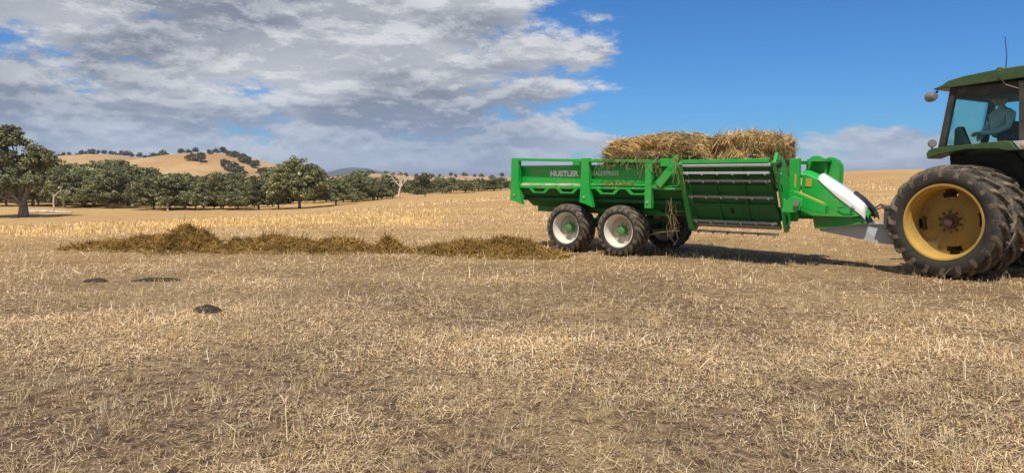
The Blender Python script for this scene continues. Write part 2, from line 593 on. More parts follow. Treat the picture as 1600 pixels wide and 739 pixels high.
HILL_A = dict(bumps=[(-395, 900, 100, 170, 31), (-490, 960, 90, 150, 17), (-330, 880, 70, 140, 12)], base=-9, rough=6, seed=5)
HILL_B = dict(bumps=[(-720, 1150, 190, 220, 30), (-620, 1120, 120, 200, 18), (-930, 1150, 150, 220, 20)], base=-9, rough=6, seed=8)
HILL_C = dict(bumps=[(-265, 1350, 90, 170, 13), (-120, 1400, 60, 120, 7), (-30, 1400, 60, 120, 6)], base=-7, rough=2, seed=9)
gauss_hill('golden_hill', M['hill'], 'rounded golden grass hill dotted with scattered dark trees', x0=-760, x1=-120, y0=560, y1=1350, nx=110, ny=110, **HILL_A)
gauss_hill('golden_ridge', M['hill'], 'long low golden ridge with a row of small trees along its top', x0=-1500, x1=-250, y0=760, y1=1700, nx=120, ny=90, **HILL_B)
gauss_hill('low_golden_rise', M['hill'], 'low golden rise far behind the bleached dead tree', x0=-560, x1=160, y0=1000, y1=1800, nx=90, ny=70, **HILL_C)
HILL_M = dict(bumps=[(-1130, 5200, 170, 500, 62), (-1330, 5300, 190, 500, 40), (-880, 5300, 200, 500, 26), (-300, 5600, 700, 500, 14)], base=-20, rough=14, seed=12)
gauss_hill('far_mountain', M['forest'], 'distant blue wooded mountain on the skyline', x0=-2600, x1=1500, y0=3800, y1=7000, nx=160, ny=90, **HILL_M)

# ------------------------------------------------------------------ haze: a thin even layer of air
def build_haze():
    m = bpy.data.materials.new('haze_air')
    m.use_nodes = True
    g = NT(m.node_tree)
    v = g.n('ShaderNodeVolumePrincipled', ins={'Color': (0.80, 0.88, 1.0, 1), 'Density': 0.00012, 'Anisotropy': 0.2})
    o = g.n('ShaderNodeOutputMaterial')
    g.t.links.new(v.outputs[0], o.inputs['Volume'])
    h = MB().box((-31000, -31000, -60), (31000, 31000, 90)).build('haze', m)
    tag(h, 'thin pale blue haze softening the far hills', 'haze', kind='stuff')


# ------------------------------------------------------------------ straw and stubble on the paddock
PAL = np.array([[.61, .455, .255], [.54, .385, .195], [.46, .32, .165], [.35, .24, .14], [.72, .60, .42], [.23, .15, .09], [.40, .31, .22]])


def blades(n, rmin, rmax, amax, wfn, lfn, up, seed, power=1.0, segs=2, bright=1.0, keep=None, pal=None, pw=None):
    """n thin straws between two radii; returns verts, faces, tints"""
    r = np.random.default_rng(seed)
    D = rmin * (rmax / rmin) ** (r.random(n) ** power)
    A = np.radians((r.random(n) * 2 - 1) * amax)
    x, y = D * np.sin(A), D * np.cos(A)
    patch = vnoise(x, y, 1.3, 21, 4)
    patch2 = vnoise(x, y, 5.0, 22, 3)
    kp = r.random(n) < np.clip(0.40 + 3.6 * (0.55 * patch + 0.45 * patch2 - 0.42), 0.22, 1)
    if keep is not None:
        kp &= keep(x, y, D)
    x, y, D, patch = x[kp], y[kp], D[kp], patch[kp]
    n = len(x)
    z = zg(x, y)
    L = lfn(D) * np.exp(r.normal(0, 0.45, n))
    W = wfn(D) * (0.7 + 0.6 * r.random(n))
    h = r.random(n) * 2 * np.pi
    el = np.where(r.random(n) < up, R(50) + r.random(n) * R(38), r.random(n) ** 1.5 * R(38))
    dx, dy, dz = np.cos(el) * np.cos(h), np.cos(el) * np.sin(h), np.sin(el)
    # width direction: horizontal, across the straw, random roll
    wx, wy = -np.sin(h), np.cos(h)
    wz = (r.random(n) - 0.5) * 0.9
    bend = (r.random(n) - 0.6) * 0.5
    base = np.stack([x, y, z + 0.004 + 0.012 * r.random(n)], 1)
    d = np.stack([dx, dy, dz], 1)
    w = np.stack([wx, wy, wz], 1) * (W / 2)[:, None]
    side = np.stack([wx, wy, np.zeros(n)], 1)
    mid = base + d * (L * 0.55)[:, None]
    tip = base + d * L[:, None] + side * (bend * L * 0.5)[:, None] + np.stack([0 * L, 0 * L, -np.abs(bend) * L * 0.35 * dz], 1)
    tip[:, 2] = np.maximum(tip[:, 2], base[:, 2] + 0.003)
    c = (PAL if pal is None else pal)
    ci = r.choice(len(c), n, p=pw if pw is not None else [.22, .24, .18, .13, .09, .08, .06])
    tint = c[ci] * (0.90 + 0.4 * r.random(n))[:, None] * (0.55 + 0.75 * patch + 0.35 * vnoise(x, y, .35, 23, 2))[:, None] * bright * 1.12
    k = np.arange(n)[:, None]
    if segs == 2:
        V = np.concatenate([base - w, base + w, mid + w, mid - w, tip], 1).reshape(-1, 3)
        Q = k * 5 + np.array([[0, 1, 2, 3]])
        T = k * 5 + np.array([[3, 2, 4]])
        return V, [Q, T], np.repeat(tint, 5, 0)
    V = np.concatenate([base - w, base + w, tip + w * 0.5, tip - w * 0.5], 1).reshape(-1, 3)
    return V, [k * 4 + np.array([[0, 1, 2, 3]])], np.repeat(tint, 4, 0)


def straw_object(name, label, parts):
    Vs, Fs, Ts, off = [], [], [], 0
    for V, F, T in parts:
        Vs.append(V); Ts.append(T)
        Fs += [f + off for f in F]
        off += len(V)
    o = link(name, mesh_np(name, np.vstack(Vs), Fs, np.vstack(Ts)), M['straw'])
    return tag(o, label, 'grass', kind='stuff')


def build_grass():
    P = []
    # trampled litter and short stubble close by, coarser further out
    P.append(blades(430000, 1.8, 9.5, 50, lambda d: 0.0014 + 0.00042 * d, lambda d: 0.027 + 0.0009 * d, 0.14, 31, 0.72))
    P.append(blades(190000, 8.0, 26.0, 50, lambda d: 0.0008 + 0.00050 * d, lambda d: 0.028 + 0.0011 * d, 0.18, 32, 0.80, 1))
    P.append(blades(80000, 22.0, 75.0, 50, lambda d: 0.00075 * d, lambda d: 0.045 + 0.0012 * d, 0.45, 33, 0.8, 1, 1.1,
                    keep=lambda x, y, d: (vnoise(x, y, 9.0, 41, 3) > 0.42)))
    # tufts: straws that share a foot
    r = np.random.default_rng(71)
    nt = 1500
    D = 2.2 * (22 / 2.2) ** (r.random(nt) ** .7)
    A = np.radians((r.random(nt) * 2 - 1) * 48)
    cx, cy = D * np.sin(A), D * np.cos(A)
    k = 26
    ti = np.repeat(np.arange(nt), k)
    sp = (0.02 + .05 * r.random(nt))[ti]
    bx, by = cx[ti] + r.normal(0, 1, nt * k) * sp, cy[ti] + r.normal(0, 1, nt * k) * sp
    hd = np.arctan2(by - cy[ti], bx - cx[ti]) + r.normal(0, .5, nt * k)
    elv = R(35) + r.random(nt * k) * R(52)
    Ln = (0.035 + .05 * r.random(nt))[ti] * np.exp(r.normal(0, .3, nt * k))
    d = np.stack([np.cos(elv) * np.cos(hd), np.cos(elv) * np.sin(hd), np.sin(elv)], 1)
    w = np.stack([-np.sin(hd), np.cos(hd), 0 * hd], 1) * ((0.0014 + .00040 * D[ti]) / 2)[:, None]
    b0 = np.stack([bx, by, zg(bx, by)], 1)
    tip = b0 + d * Ln[:, None]
    Vt = np.concatenate([b0 - w, b0 + w, tip + w * .4, tip - w * .4], 1).reshape(-1, 3)
    tc = np.array([[.62, .47, .25], [.56, .40, .18], [.66, .54, .33]])[r.choice(3, nt)][ti] * (.8 + .45 * r.random(nt * k))[:, None]
    P.append((Vt, [np.arange(nt * k)[:, None] * 4 + np.array([[0, 1, 2, 3]])], np.repeat(tc, 4, 0)))
    straw_object('stubble_grass', 'short dry trampled grass and straw litter covering the paddock', P)
    # thin pale stalks still standing
    S = [blades(7000, 2.2, 18.0, 50, lambda d: 0.0018 + 0.00042 * d, lambda d: 0.13 + 0 * d, 0.5, 51, 0.7,
                pal=np.array([[.66, .54, .35], [.58, .45, .26]]), pw=[.5, .5])]
    straw_object('standing_stalks', 'thin pale dead grass stalks standing singly above the stubble', S)
    # taller dead grass on the brow where the paddock drops away
    def brow(x, y, d):
        az = np.degrees(np.arctan2(x, y))
        return (az < -8 + 6 * vnoise(x, y, 5.0, 63, 2)) & (vnoise(x, y, 6.0, 61, 3) > 0.36)
    T = [blades(90000, 23.0, 38.0, 44, lambda d: 0.0008 * d, lambda d: 0.075 + 0 * d, 0.7, 62, 1.0, 1, 1.1, keep=brow,
                pal=np.array([[.62, .43, .18], [.54, .36, .13], [.68, .51, .25]]), pw=[.45, .3, .25])]
    straw_object('tall_dry_grass', 'band of taller golden dry grass along the brow of the paddock', T)


build_grass()


# ------------------------------------------------------------------ trees
LEAF = np.array([[.200, .203, .082], [.135, .145, .056], [.245, .240, .108], [.168, .174, .080], [.295, .282, .138]])


def leaf_cloud(r, lobes, n_clump, per, size, clump_r, tone=1.0):
    """lobes: (cx,cy,cz,rx,ry,rz). Leaf quads gathered in clumps inside the lobes' shells."""
    lobes = np.array(lobes, float)
    vol = lobes[:, 3] * lobes[:, 4] * lobes[:, 5]
    pick = r.choice(len(lobes), n_clump, p=vol ** 0.67 / (vol ** 0.67).sum())
    u = r.normal(size=(n_clump, 3))
    u /= np.linalg.norm(u, axis=1)[:, None]
    rad = 0.45 + 0.72 * r.random(n_clump) ** 0.7
    u[:, 2] = np.where(u[:, 2] < -0.45, u[:, 2] * 0.55, u[:, 2])
    cen = lobes[pick, :3] + u * rad[:, None] * lobes[pick, 3:6]
    ctone = np.exp(r.normal(0, 0.28, n_clump))
    csz = clump_r * (0.6 + 0.8 * r.random(n_clump))
    m = n_clump * per
    ci = np.repeat(np.arange(n_clump), per)
    off = r.normal(size=(m, 3))
    off /= np.linalg.norm(off, axis=1)[:, None]
    ln = off.copy()
    off *= (r.random(m) ** 0.45 * csz[ci])[:, None] * np.array([1, 1, 0.72])
    p = cen[ci] + off
    nrm = ln * 0.7 + r.normal(size=(m, 3)) * 0.65 + np.array([0, 0, 0.25])
    nrm /= np.linalg.norm(nrm, axis=1)[:, None]
    a = np.cross(nrm, r.normal(size=(m, 3)))
    a /= np.linalg.norm(a, axis=1)[:, None]
    b = np.cross(nrm, a)
    s = size * (0.55 + 0.9 * r.random(m))
    a *= s[:, None]
    b *= (s * 0.55)[:, None]
    V = np.stack([p - a, p + b * 0.9, p + a, p - b * 0.9], 1).reshape(-1, 3)
    F = np.arange(m * 4).reshape(m, 4)
    t = LEAF[r.choice(len(LEAF), m)] * (ctone[ci] * (0.8 + 0.4 * r.random(m)) * tone)[:, None]
    return mesh_np('crown', V, F, np.repeat(t, 4, 0))


def limbs(r, h, lobes, trunk_r, fork, lean=(0, 0), n=7):
    mb = MB()
    f = Vector((lean[0], lean[1], fork))
    mb.tube([(0, 0, -0.5), (0, 0, 0.25), (lean[0] * .4, lean[1] * .4, fork * .5), f], [trunk_r * 1.7, trunk_r * 1.2, trunk_r, trunk_r * .9], n)
    for L in lobes:
        e = Vector(L[:3]) + Vector((0, 0, L[5] * 0.25))
        k = f.lerp(e, 0.5) + Vector((r.normal() * .06 * h, r.normal() * .06 * h, 0.02 * h))
        mb.tube([f - Vector((0, 0, .2)), k, e], [trunk_r * .62, trunk_r * .36, trunk_r * .10], 6)
        for _ in range(3):
            u = Vector(r.normal(size=3)).normalized()
            q = Vector(L[:3]) + Vector((u.x * L[3], u.y * L[4], abs(u.z) * L[5])) * .85
            mb.tube([k.lerp(e, .55), k.lerp(q, .65) + Vector((0, 0, .1)), q], [trunk_r * .24, trunk_r * .14, trunk_r * .04], 5)
    return mb.mesh('trunk')


def tree_meshes(seed, h, w, kind='round', quality=1.0, leaf=0.245, tone=1.0, pale=False):
    r = np.random.default_rng(seed)
    lobes = []
    if kind == 'round':
        nl = int(r.integers(7, 11))
        ox, oy = r.normal(0, .06, 2) * w
        for k in range(nl):
            a = 2.4 * k + r.random() * 1.2
            e = .24 + .62 * (k / (nl - 1)) + r.normal(0, .05)
            q = (.12 + .36 * r.random()) * math.sqrt(max(.15, 1.1 - e))
            sz = w * (.12 + .15 * r.random())
            lobes.append((ox + math.cos(a) * w * q * 1.25, oy + math.sin(a) * w * q * 1.25, h * e, sz * (1 + .4 * r.random()), sz * (1 + .4 * r.random()), sz * (.6 + .35 * r.random())))
        lobes.append((ox, oy, h * (.80 + .04 * r.random()), w * .20, w * .20, h * .17))
        lobes.append((ox + w * .05, oy, h * .52, w * .24, w * .24, h * .20))
        fork = h * (.16 + .14 * r.random())
    elif kind == 'tall':
        for k in range(7):
            a = 2.4 * k + r.random()
            q = 0.10 + 0.28 * r.random()
            lobes.append((math.cos(a) * w * q, math.sin(a) * w * q, h * (.42 + .075 * k), w * (.17 + .1 * r.random()), w * (.17 + .1 * r.random()), h * (.09 + .05 * r.random())))
        fork = h * .38
    elif kind == 'dome':
        for k in range(16):
            a = 2.4 * k
            e = .12 + .8 * (k / 15)
            q = .40 * math.sqrt(max(.02, 1 - e * e))
            lobes.append((math.cos(a) * w * q, math.sin(a) * w * q, h * (.18 + .68 * e), w * (.15 + .05 * r.random()), w * (.15 + .05 * r.random()), h * (.13 + .04 * r.random())))
        lobes.append((0, 0, h * .5, w * .36, w * .36, h * .3))
        fork = h * .14
    else:   # bushy, foliage nearly to the ground
        for k in range(9):
            a = 2 * math.pi * k / 9 + r.random()
            q = 0.2 + 0.28 * r.random()
            lobes.append((math.cos(a) * w * q, math.sin(a) * w * q, h * (.24 + .42 * r.random()), w * (.2 + .1 * r.random()), w * (.2 + .1 * r.random()), h * (.15 + .08 * r.random())))
        lobes.append((0, 0, h * .74, w * .28, w * .28, h * .24))
        fork = h * .14
    nc = int(380 * quality)
    crown = leaf_cloud(r, lobes, nc, int(34 * min(1, quality + .3)), leaf, w * .060, tone)
    crown.materials.append(M['leaf'])
    trunk = limbs(r, h, lobes, h * .020 + .06, fork)
    trunk.materials.append(M['pale'] if pale else M['bark'])
    return trunk, crown


def polar(px, D):
    """a spot D metres out along the bearing that has this tangent"""
    return ((px - 800) / 1100 * D, D)


def put_tree(name, meshes, h0, loc, h, rz, label, group, sx=1.0, cat='tree', z=None):
    x, y = loc
    o = empty(name, (x, y, float(zg(x, y)) if z is None else z), rz)
    s = h / h0
    o.scale = (s * sx, s * sx, s)
    tag(o, label, cat, group)
    link('trunk', meshes[0], None, o)
    link('crown', meshes[1], None, o)
    return o


def build_trees():
    # the big old gum standing alone in the hollow
    r = np.random.default_rng(77)
    lobes = [(-5.2, 0, 11.4, 2.6, 2.4, 1.9), (-1.7, .5, 12.1, 2.2, 2.2, 1.6), (-3.4, -1, 9.3, 3.0, 2.6, 1.5), (3.4, -.5, 9.3, 1.7, 1.7, 1.7), (2.2, .3, 7.9, 1.8, 2.0, 1.2),
             (-2.0, -2.4, 5.2, 3.1, 2.2, 1.3), (-5.4, -1.4, 5.3, 2.6, 2.4, 1.2), (2.3, -1.6, 5.4, 1.9, 1.8, 1.0), (-8.2, 0, 8.6, 2.4, 2.6, 1.7), (-.6, 2, 8.4, 2.2, 2.2, 1.2), (-6.5, 1.5, 11, 2.2, 2.4, 1.6)]
    cr = leaf_cloud(r, lobes, 760, 50, 0.24, 0.60)
    cr.materials.append(M['leaf'])
    mb = MB()
    mb.tube([(0, 0, -.5), (0, 0, .3), (.05, 0, 1.5), (0, 0, 2.3)], [1.0, .78, .62, .60], 10)
    for L in lobes:
        e = Vector(L[:3])
        f = Vector((0, 0, 2.1))
        k = f.lerp(e, .45) + Vector((r.normal() * .3, r.normal() * .3, -.3))
        mb.tube([f, k, e], [.42, .24, .07], 7)
        for _ in range(3):
            u = Vector(r.normal(size=3)).normalized()
            q = e + Vector((u.x * L[3], u.y * L[4], u.z * L[5])) * .8
            mb.tube([k.lerp(e, .6), k.lerp(q, .7), q], [.13, .08, .03], 5)
    tk = mb.mesh('trunk')
    tk.materials.append(M['bark'])
    x, y = polar(36, 100)
    o = empty('gum_tree', (x, y, float(zg(x, y))))
    o.scale = (.92, .92, .92)
    tag(o, 'large old gum tree with stout forked trunk and layered crown, standing alone before the wood', 'tree')
    link('trunk', tk, None, o)
    link('crown', cr, None, o)

    V = [tree_meshes(101, 10, 11, 'round', 1.0), tree_meshes(102, 10, 10, 'round', 1.0, tone=.8), tree_meshes(103, 10, 8, 'tall', .9, tone=1.1, pale=True),
         tree_meshes(104, 10, 10.5, 'bush', 1.3, leaf=.25), tree_meshes(105, 10, 11.5, 'round', 1.0, tone=1.2, pale=True), tree_meshes(106, 10, 9.5, 'bush', 1.0, tone=.85),
         tree_meshes(107, 10, 11, 'bush', 1.0, tone=1.1), tree_meshes(108, 10, 11.5, 'dome', 1.9, leaf=.24, tone=1.1),
         tree_meshes(109, 10, 9, 'round', .9, tone=1.0, pale=True), tree_meshes(110, 10, 12, 'round', 1.1, tone=.92), tree_meshes(111, 10, 7, 'tall', .8, tone=.9, pale=True)]

    def spot(px, ytop, D, v, rz, sx, label, name='gum_tree', group=None):
        x, y = polar(px, D)
        zt = 1.6 + (275 - ytop) * D / 1100
        h = zt - float(zg(x, y))
        put_tree(name, V[v], 10.0, (x, y), h, rz, label, group, sx)
    LOOK = {0: 'open-crowned', 1: 'dark open-crowned', 2: 'tall narrow', 3: 'broad bushy', 4: 'pale open-crowned', 5: 'dark bushy', 6: 'pale bushy', 8: 'small-crowned', 9: 'wide-spreading', 10: 'slim upright'}
    # landmarks of the wood
    spot(468, 246, 104, 7, .4, 1.0, 'broad bushy gum tree with foliage to the ground, biggest at the front of the wood', 'bushy_gum_tree')
    spot(207, 252, 140, 2, 1.0, 1.05, 'tall thin-crowned gum tree rising above the wood below the golden hill')
    spot(664, 271, 165, 1, 2.0, .85, 'dark round-headed gum tree just beside the bleached dead tree')
    spot(404, 274, 108, 5, 2.1, 1.15, 'low bushy gum tree touching the broad bushy gum, on its golden hill side', 'bushy_gum_tree')
    spot(525, 277, 112, 6, .9, 1.2, 'low bushy gum tree touching the broad bushy gum, on its trailer side', 'bushy_gum_tree')
    spot(100, 264, 132, 4, 0, 1.1, 'pale leafy gum tree right behind the pale crooked dead trunk')
    spot(132, 260, 136, 6, 1.3, 1.1, 'bushy gum tree second along the wood from the pale crooked dead trunk', 'bushy_gum_tree')
    spot(240, 270, 124, 3, 2.6, 1.05, 'rounded bushy gum tree next to the tall thin-crowned gum, on its trailer side', 'bushy_gum_tree')
    spot(556, 276, 130, 0, 4, 1.2, 'gum tree with open crown between the bushy gums and the dead tree')
    front = [(168, 262, 130, 9), (262, 280, 118, 8), (290, 274, 121, 4), (318, 282, 118, 6), (345, 276, 117, 0), (372, 282, 112, 3), (435, 285, 111, 5), (585, 279, 140, 9), (10, 264, 140, 6), (60, 272, 138, 5)]
    for i, (px, yt, D, v) in enumerate(front):
        spot(px, yt, D, v, 1.3 * i, 1.1 + .12 * math.sin(i * 2.1), LOOK[v] + ' grey-green gum tree in the front edge of the wood, below the golden hill', group='gum trees along the front of the wood')
    r = random.Random(3)
    for i in range(44):
        px = 4 + i * 14.2 + r.uniform(-6, 6)
        yt = (258 if px < 190 else 266 if px < 240 else 275 if px < 440 else 275) + r.uniform(-6, 8)
        D, v = r.uniform(142, 190), r.choice([0, 1, 2, 4, 5, 6, 8, 9, 10])
        spot(px, yt, D, v, r.uniform(0, 6), r.uniform(.9, 1.35), LOOK[v] + ' gum tree further back inside the wood, half hidden by front trees', group='gum trees inside the wood')
    for i in range(38):
        px = 636 + i * 6.6 + r.uniform(-4, 4)
        yt = 280 + r.uniform(-3, 4)
        D, v = r.uniform(205, 260), r.choice([0, 1, 3, 5, 6, 8])
        spot(px, yt, D, v, r.uniform(0, 6), r.uniform(1.3, 1.9), LOOK[v] + ' low gum tree in the far belt running behind the green trailer', group='gum trees in the far low belt')
    # low scrub between the trunks
    for i in range(34):
        px = 95 + i * 15.2 + r.uniform(-6, 6)
        D = 150 if px < 225 else 127 if px < 440 else 140
        x, y = polar(px, D + r.uniform(-6, 10))
        put_tree('scrub_bush', V[r.choice([3, 5, 6])], 10.0, (x, y), r.uniform(1.6, 3.2), r.uniform(0, 6), 'low dark scrub bush growing between the trunks of the wood', 'scrub under the wood', r.uniform(1.2, 1.9), 'bush')
    # bleached dead tree
    x, y = polar(624, 122)
    mb = MB()
    rr = np.random.default_rng(9)
    mb.tube([(0, 0, -.4), (0, 0, 1.2), (.3, 0, 2.3)], [.26, .19, .15], 8)
    tips = [(-1.6, .2, 4.4), (-.7, -.3, 4.9), (1.0, .2, 4.7), (1.9, -.2, 4.0), (.5, .5, 4.2), (-1.1, .3, 3.4), (1.3, 0, 3.3)]
    for t in tips:
        t = Vector(t)
        k = Vector((.3, 0, 2.2)).lerp(t, .5) + Vector((rr.normal() * .15, rr.normal() * .15, -.1))
        mb.tube([(.3, 0, 2.1), k, t], [.15, .09, .03], 6)
        for _ in range(3):
            q = t + Vector(rr.normal(size=3)) * .5
            mb.tube([k.lerp(t, .5), q], [.07, .02], 5)
    d = mb.build('dead_tree', M['pale'], None, loc=(x, y, float(zg(x, y))))
    d.scale = (1.0, 1.0, 1.0)
    tag(d, 'bleached leafless dead tree standing in the gap of the wood', 'tree')
    # pale forked snag beside the old gum
    x, y = polar(84, 118)
    mb = MB()
    mb.tube([(0, 0, -.3), (0, 0, 1.6), (.1, 0, 2.5)], [.16, .14, .12], 7)
    mb.tube([(.1, 0, 2.4), (.7, 0, 3.0), (1.3, 0, 3.4), (1.6, 0, 4.2)], [.12, .11, .09, .04], 7)
    mb.tube([(.1, 0, 2.4), (-.1, 0, 3.2)], [.08, .03], 6)
    s = mb.build('dead_snag', M['pale'], None, loc=(x, y, float(zg(x, y))))
    tag(s, 'pale crooked dead trunk at the foot of the wood, right of the old gum', 'dead trunk')
    x, y = polar(70, 112)
    lg = MB().tube([(-3, 0, .22), (-1, .2, .28), (2.5, 0, .2), (4.5, -.3, .14)], [.26, .28, .2, .1], 8).build('fallen_log', M['pale'], None, loc=(x, y, float(zg(x, y)) - .05))
    tag(lg, 'long pale fallen log lying on dry grass behind the old gum', 'log')
    # small trees out on the hills
    H = [tree_meshes(201, 10, 10, 'round', .42, .8, .75), tree_meshes(202, 10, 12, 'bush', .42, .8, .75), tree_meshes(203, 10, 8, 'round', .36, .8, .8)]

    def on_hill(hill, pts, label, group, seed):
        q = random.Random(seed)
        for (px, D, h) in pts:
            x, y = polar(px, D)
            z = float(hill_z(np.array(x), np.array(y), **hill))
            put_tree('hill_tree', H[q.randrange(3)], 10.0, (x, y), h, q.uniform(0, 6), label, group, q.uniform(.9, 1.2), z=z - .3)
    q = random.Random(8)
    on_hill(HILL_A, [(286, 905, 7), (308, 905, 7), (341, 900, 7), (351, 895, 9), (304, 800, 9), (318, 795, 11), (352, 790, 9), (366, 780, 12), (378, 775, 10), (230, 930, 8), (242, 940, 10), (259, 920, 9), (250, 930, 7), (297, 905, 6), (360, 800, 7), (330, 850, 6)],
            'small dark tree standing out on the rounded golden hill', 'scattered trees on the golden hill', 1)
    on_hill(HILL_A, [(356 + i * 4.6 + q.uniform(-2, 2), 890 - i * 6 + q.uniform(-25, 25), q.uniform(6, 9)) for i in range(20)],
            'small dark tree in the thicket down the right shoulder of the golden hill', 'trees down the hill shoulder', 2)
    on_hill(HILL_B, [(96 + i * 9 + q.uniform(-3, 3), 1150 + q.uniform(-10, 30), q.uniform(6, 10)) for i in range(15)],
            'tiny tree in the row along the golden ridge', 'trees along the golden ridge', 3)
    on_hill(HILL_C, [(560 + i * 13 + q.uniform(-4, 4), 1330 + q.uniform(-40, 60), q.uniform(6, 9)) for i in range(18)],
            'tiny tree on the low golden rise in the far distance', 'trees on the low golden rise', 4)


build_trees()


# ------------------------------------------------------------------ wheels
def tyre_mesh(name, R0, bead, width, lug_h, nlug, lugw, slope, lead=1):
    """axis along y, outer face at -width/2; lugs angled from centre to shoulder. tint.r = how dusty"""
    hw = width / 2
    prof = [(-hw * .80, bead), (-hw * .97, bead + (R0 - bead) * .22), (-hw * 1.0, bead + (R0 - bead) * .5), (-hw * .95, bead + (R0 - bead) * .75),
            (-hw * .86, R0 * .965), (-hw * .60, R0 * .99), (0, R0)]
    prof = prof + [(-a, r) for a, r in prof[-2::-1]]
    n = 56
    P = np.array(prof)
    th = 2 * np.pi * np.arange(n) / n
    V = np.stack([P[:, None, 1] * np.cos(th), np.broadcast_to(P[:, None, 0], (len(P), n)), P[:, None, 1] * np.sin(th)], 2).reshape(-1, 3)
    tint = np.repeat(np.clip((P[:, 1] - R0 * .90) / (R0 * .08), 0, 1) * .45 + .10, n)
    F = []
    for i in range(len(P) - 1):
        for k in range(n):
            F.append((i * n + k, i * n + (k + 1) % n, (i + 1) * n + (k + 1) % n, (i + 1) * n + k))
    V, tint = list(map(tuple, V)), list(tint)
    a_ax = np.array([p[0] for p in prof[:7]])[::-1]       # from 0 to -hw
    r_ax = np.array([p[1] for p in prof[:7]])[::-1]
    ws = [0.02, .25, .5, .75, .93, 1.0]
    for side in (-1, 1):
        for k in range(nlug):
            ph0 = 2 * math.pi * (k + (.5 if side > 0 else 0)) / nlug
            b = len(V)
            for j, w in enumerate(ws):
                rr = float(np.interp(w * hw, -a_ax[:5], r_ax[:5]))
                y = side * w * hw
                ph = ph0 + lead * slope * (w ** 1.15) * hw / R0
                hh = lug_h if w < .9 else lug_h * (.9 if w < .98 else .25)
                top = rr + hh
                if w >= .93:
                    top = min(top, R0 + lug_h * .45)
                da = lugw / R0 * (1 + .25 * w)
                for (rad, dd) in ((rr - .01, -da * .62), (top, -da * .42), (top, da * .42), (rr - .01, da * .62)):
                    V.append((rad * math.cos(ph + dd), y, rad * math.sin(ph + dd)))
                    tint.append(1.0 if rad == top else .45)
            for j in range(len(ws) - 1):
                for c in range(3):
                    F.append((b + j * 4 + c, b + j * 4 + c + 1, b + j * 4 + c + 5, b + j * 4 + c + 4))
            F.append((b, b + 1, b + 2, b + 3))
            e = b + (len(ws) - 1) * 4
            F.append((e + 3, e + 2, e + 1, e))
    t = np.array(tint)[:, None] * np.ones((1, 3))
    me = mesh_np(name, np.array(V), [np.array(F)], t)
    import bmesh
    bm = bmesh.new()
    bm.from_mesh(me)
    bmesh.ops.recalc_face_normals(bm, faces=bm.faces)
    bm.to_mesh(me)
    bm.free()
    me.polygons.foreach_set('use_smooth', np.ones(len(me.polygons), bool))
    me.set_sharp_from_angle(angle=R(35))
    me.materials.append(M['rubber'])
    return me


T_TYRE = tyre_mesh('tyre', .485, .325, .48, .032, 20, .075, 1.0)
K_TYRE = tyre_mesh('tyre', .835, .575, .47, .055, 20, .062, 1.15)
F_TYRE = tyre_mesh('tyre', .56, .36, .30, .03, 20, .05, .8)


def trailer_wheel(parent, u, v, side):
    """side -1: outer face to -y"""
    mb = MB()
    mb.lathe([(-.19, .345), (-.205, .335), (-.20, .315), (-.17, .305), (-.12, .285), (.0, .272), (.01, .27)], 40)
    dk = MB().lathe([(.01, .272), (.0, .262), (.02, .20), (.01, .15), (-.0, .145), (-.0, .02)], 40)
    mb.lathe([(.0, .27), (.17, .305), (.2, .335), (.19, .345)], 40)
    w = mb.build('wheel', M['rim_white'], parent, smooth=True, loc=(u, v, .508), rot=(0, 0, 0 if side < 0 else math.pi))
    dk.build('wheel_disc', M['disc_shaded'], w, smooth=True)
    link('tyre', T_TYRE, None, w)
    MB().lathe([(.0, .105), (-.04, .10), (-.045, .085), (-.11, .078), (-.12, .05), (-.12, .0)], 20).build('hub', M['green_dusty'], w, smooth=True)
    for k in range(8):
        a = 2 * math.pi * k / 8 + .2
        MB().lathe([(.01, .016), (-.03, .016), (-.032, .0)], 6, c=(.135 * math.cos(a), 0, .135 * math.sin(a))).build('wheel_nut', M['steel'], w)
    return w


def tractor_wheel(parent, v, flip, roll=0.0):
    mb = MB()
    mb.lathe([(-.20, .600), (-.215, .592), (-.212, .565), (-.185, .552), (-.13, .545), (-.12, .532), (-.02, .520), (.13, .520)], 48)
    mb.lathe([(.13, .52), (.15, .53), (.2, .57), (.21, .595), (.2, .60)], 48)
    # dished disc with slots near the rim
    n = 60
    rings = [(.13, .521), (.13, .475), (.12, .39), (.09, .30), (.075, .20), (.06, .19), (.06, .03)]
    dm, mb = mb, MB()
    b = 0
    for a, r in rings:
        for k in range(n):
            t = 2 * math.pi * k / n
            mb.v.append((r * math.cos(t), a, r * math.sin(t)))
    for i in range(len(rings) - 1):
        for k in range(n):
            if i == 1 and (k % 15) in (1, 2, 3, 4, 5):
                continue
            if i == 0 and (k % 15) in (2, 3, 4):
                continue
            k2 = (k + 1) % n
            mb.f.append((b + i * n + k, b + i * n + k2, b + (i + 1) * n + k2, b + (i + 1) * n + k))
    w = dm.build('wheel', M['yellow'], parent, smooth=True, loc=(0, v, .868), rot=(0, roll, math.pi if flip else 0))
    mb.build('wheel_disc', M['disc'], w, smooth=True)
    link('tyre', K_TYRE, None, w)
    MB().lathe([(.06, .125), (.035, .12), (.03, .07), (-.02, .065), (-.025, .0)], 24).build('hub', M['hubbrown'], w, smooth=True)
    for k in range(10):
        a = 2 * math.pi * k / 10
        MB().lathe([(.06, .020), (.025, .020), (.02, .0)], 6, c=(.160 * math.cos(a), 0, .160 * math.sin(a))).build('wheel_bolt', M['hubbrown'], w)
    return w


# ------------------------------------------------------------------ the green bale-feeder trailer
TRAILER = empty('bale_feeder_trailer', (2.38, 15.367, float(zg(2.38, 15.367))), R(-40))
tag(TRAILER, 'bright green tandem-axle bale feeder trailer hitched behind the dual-wheeled tractor', 'trailer')


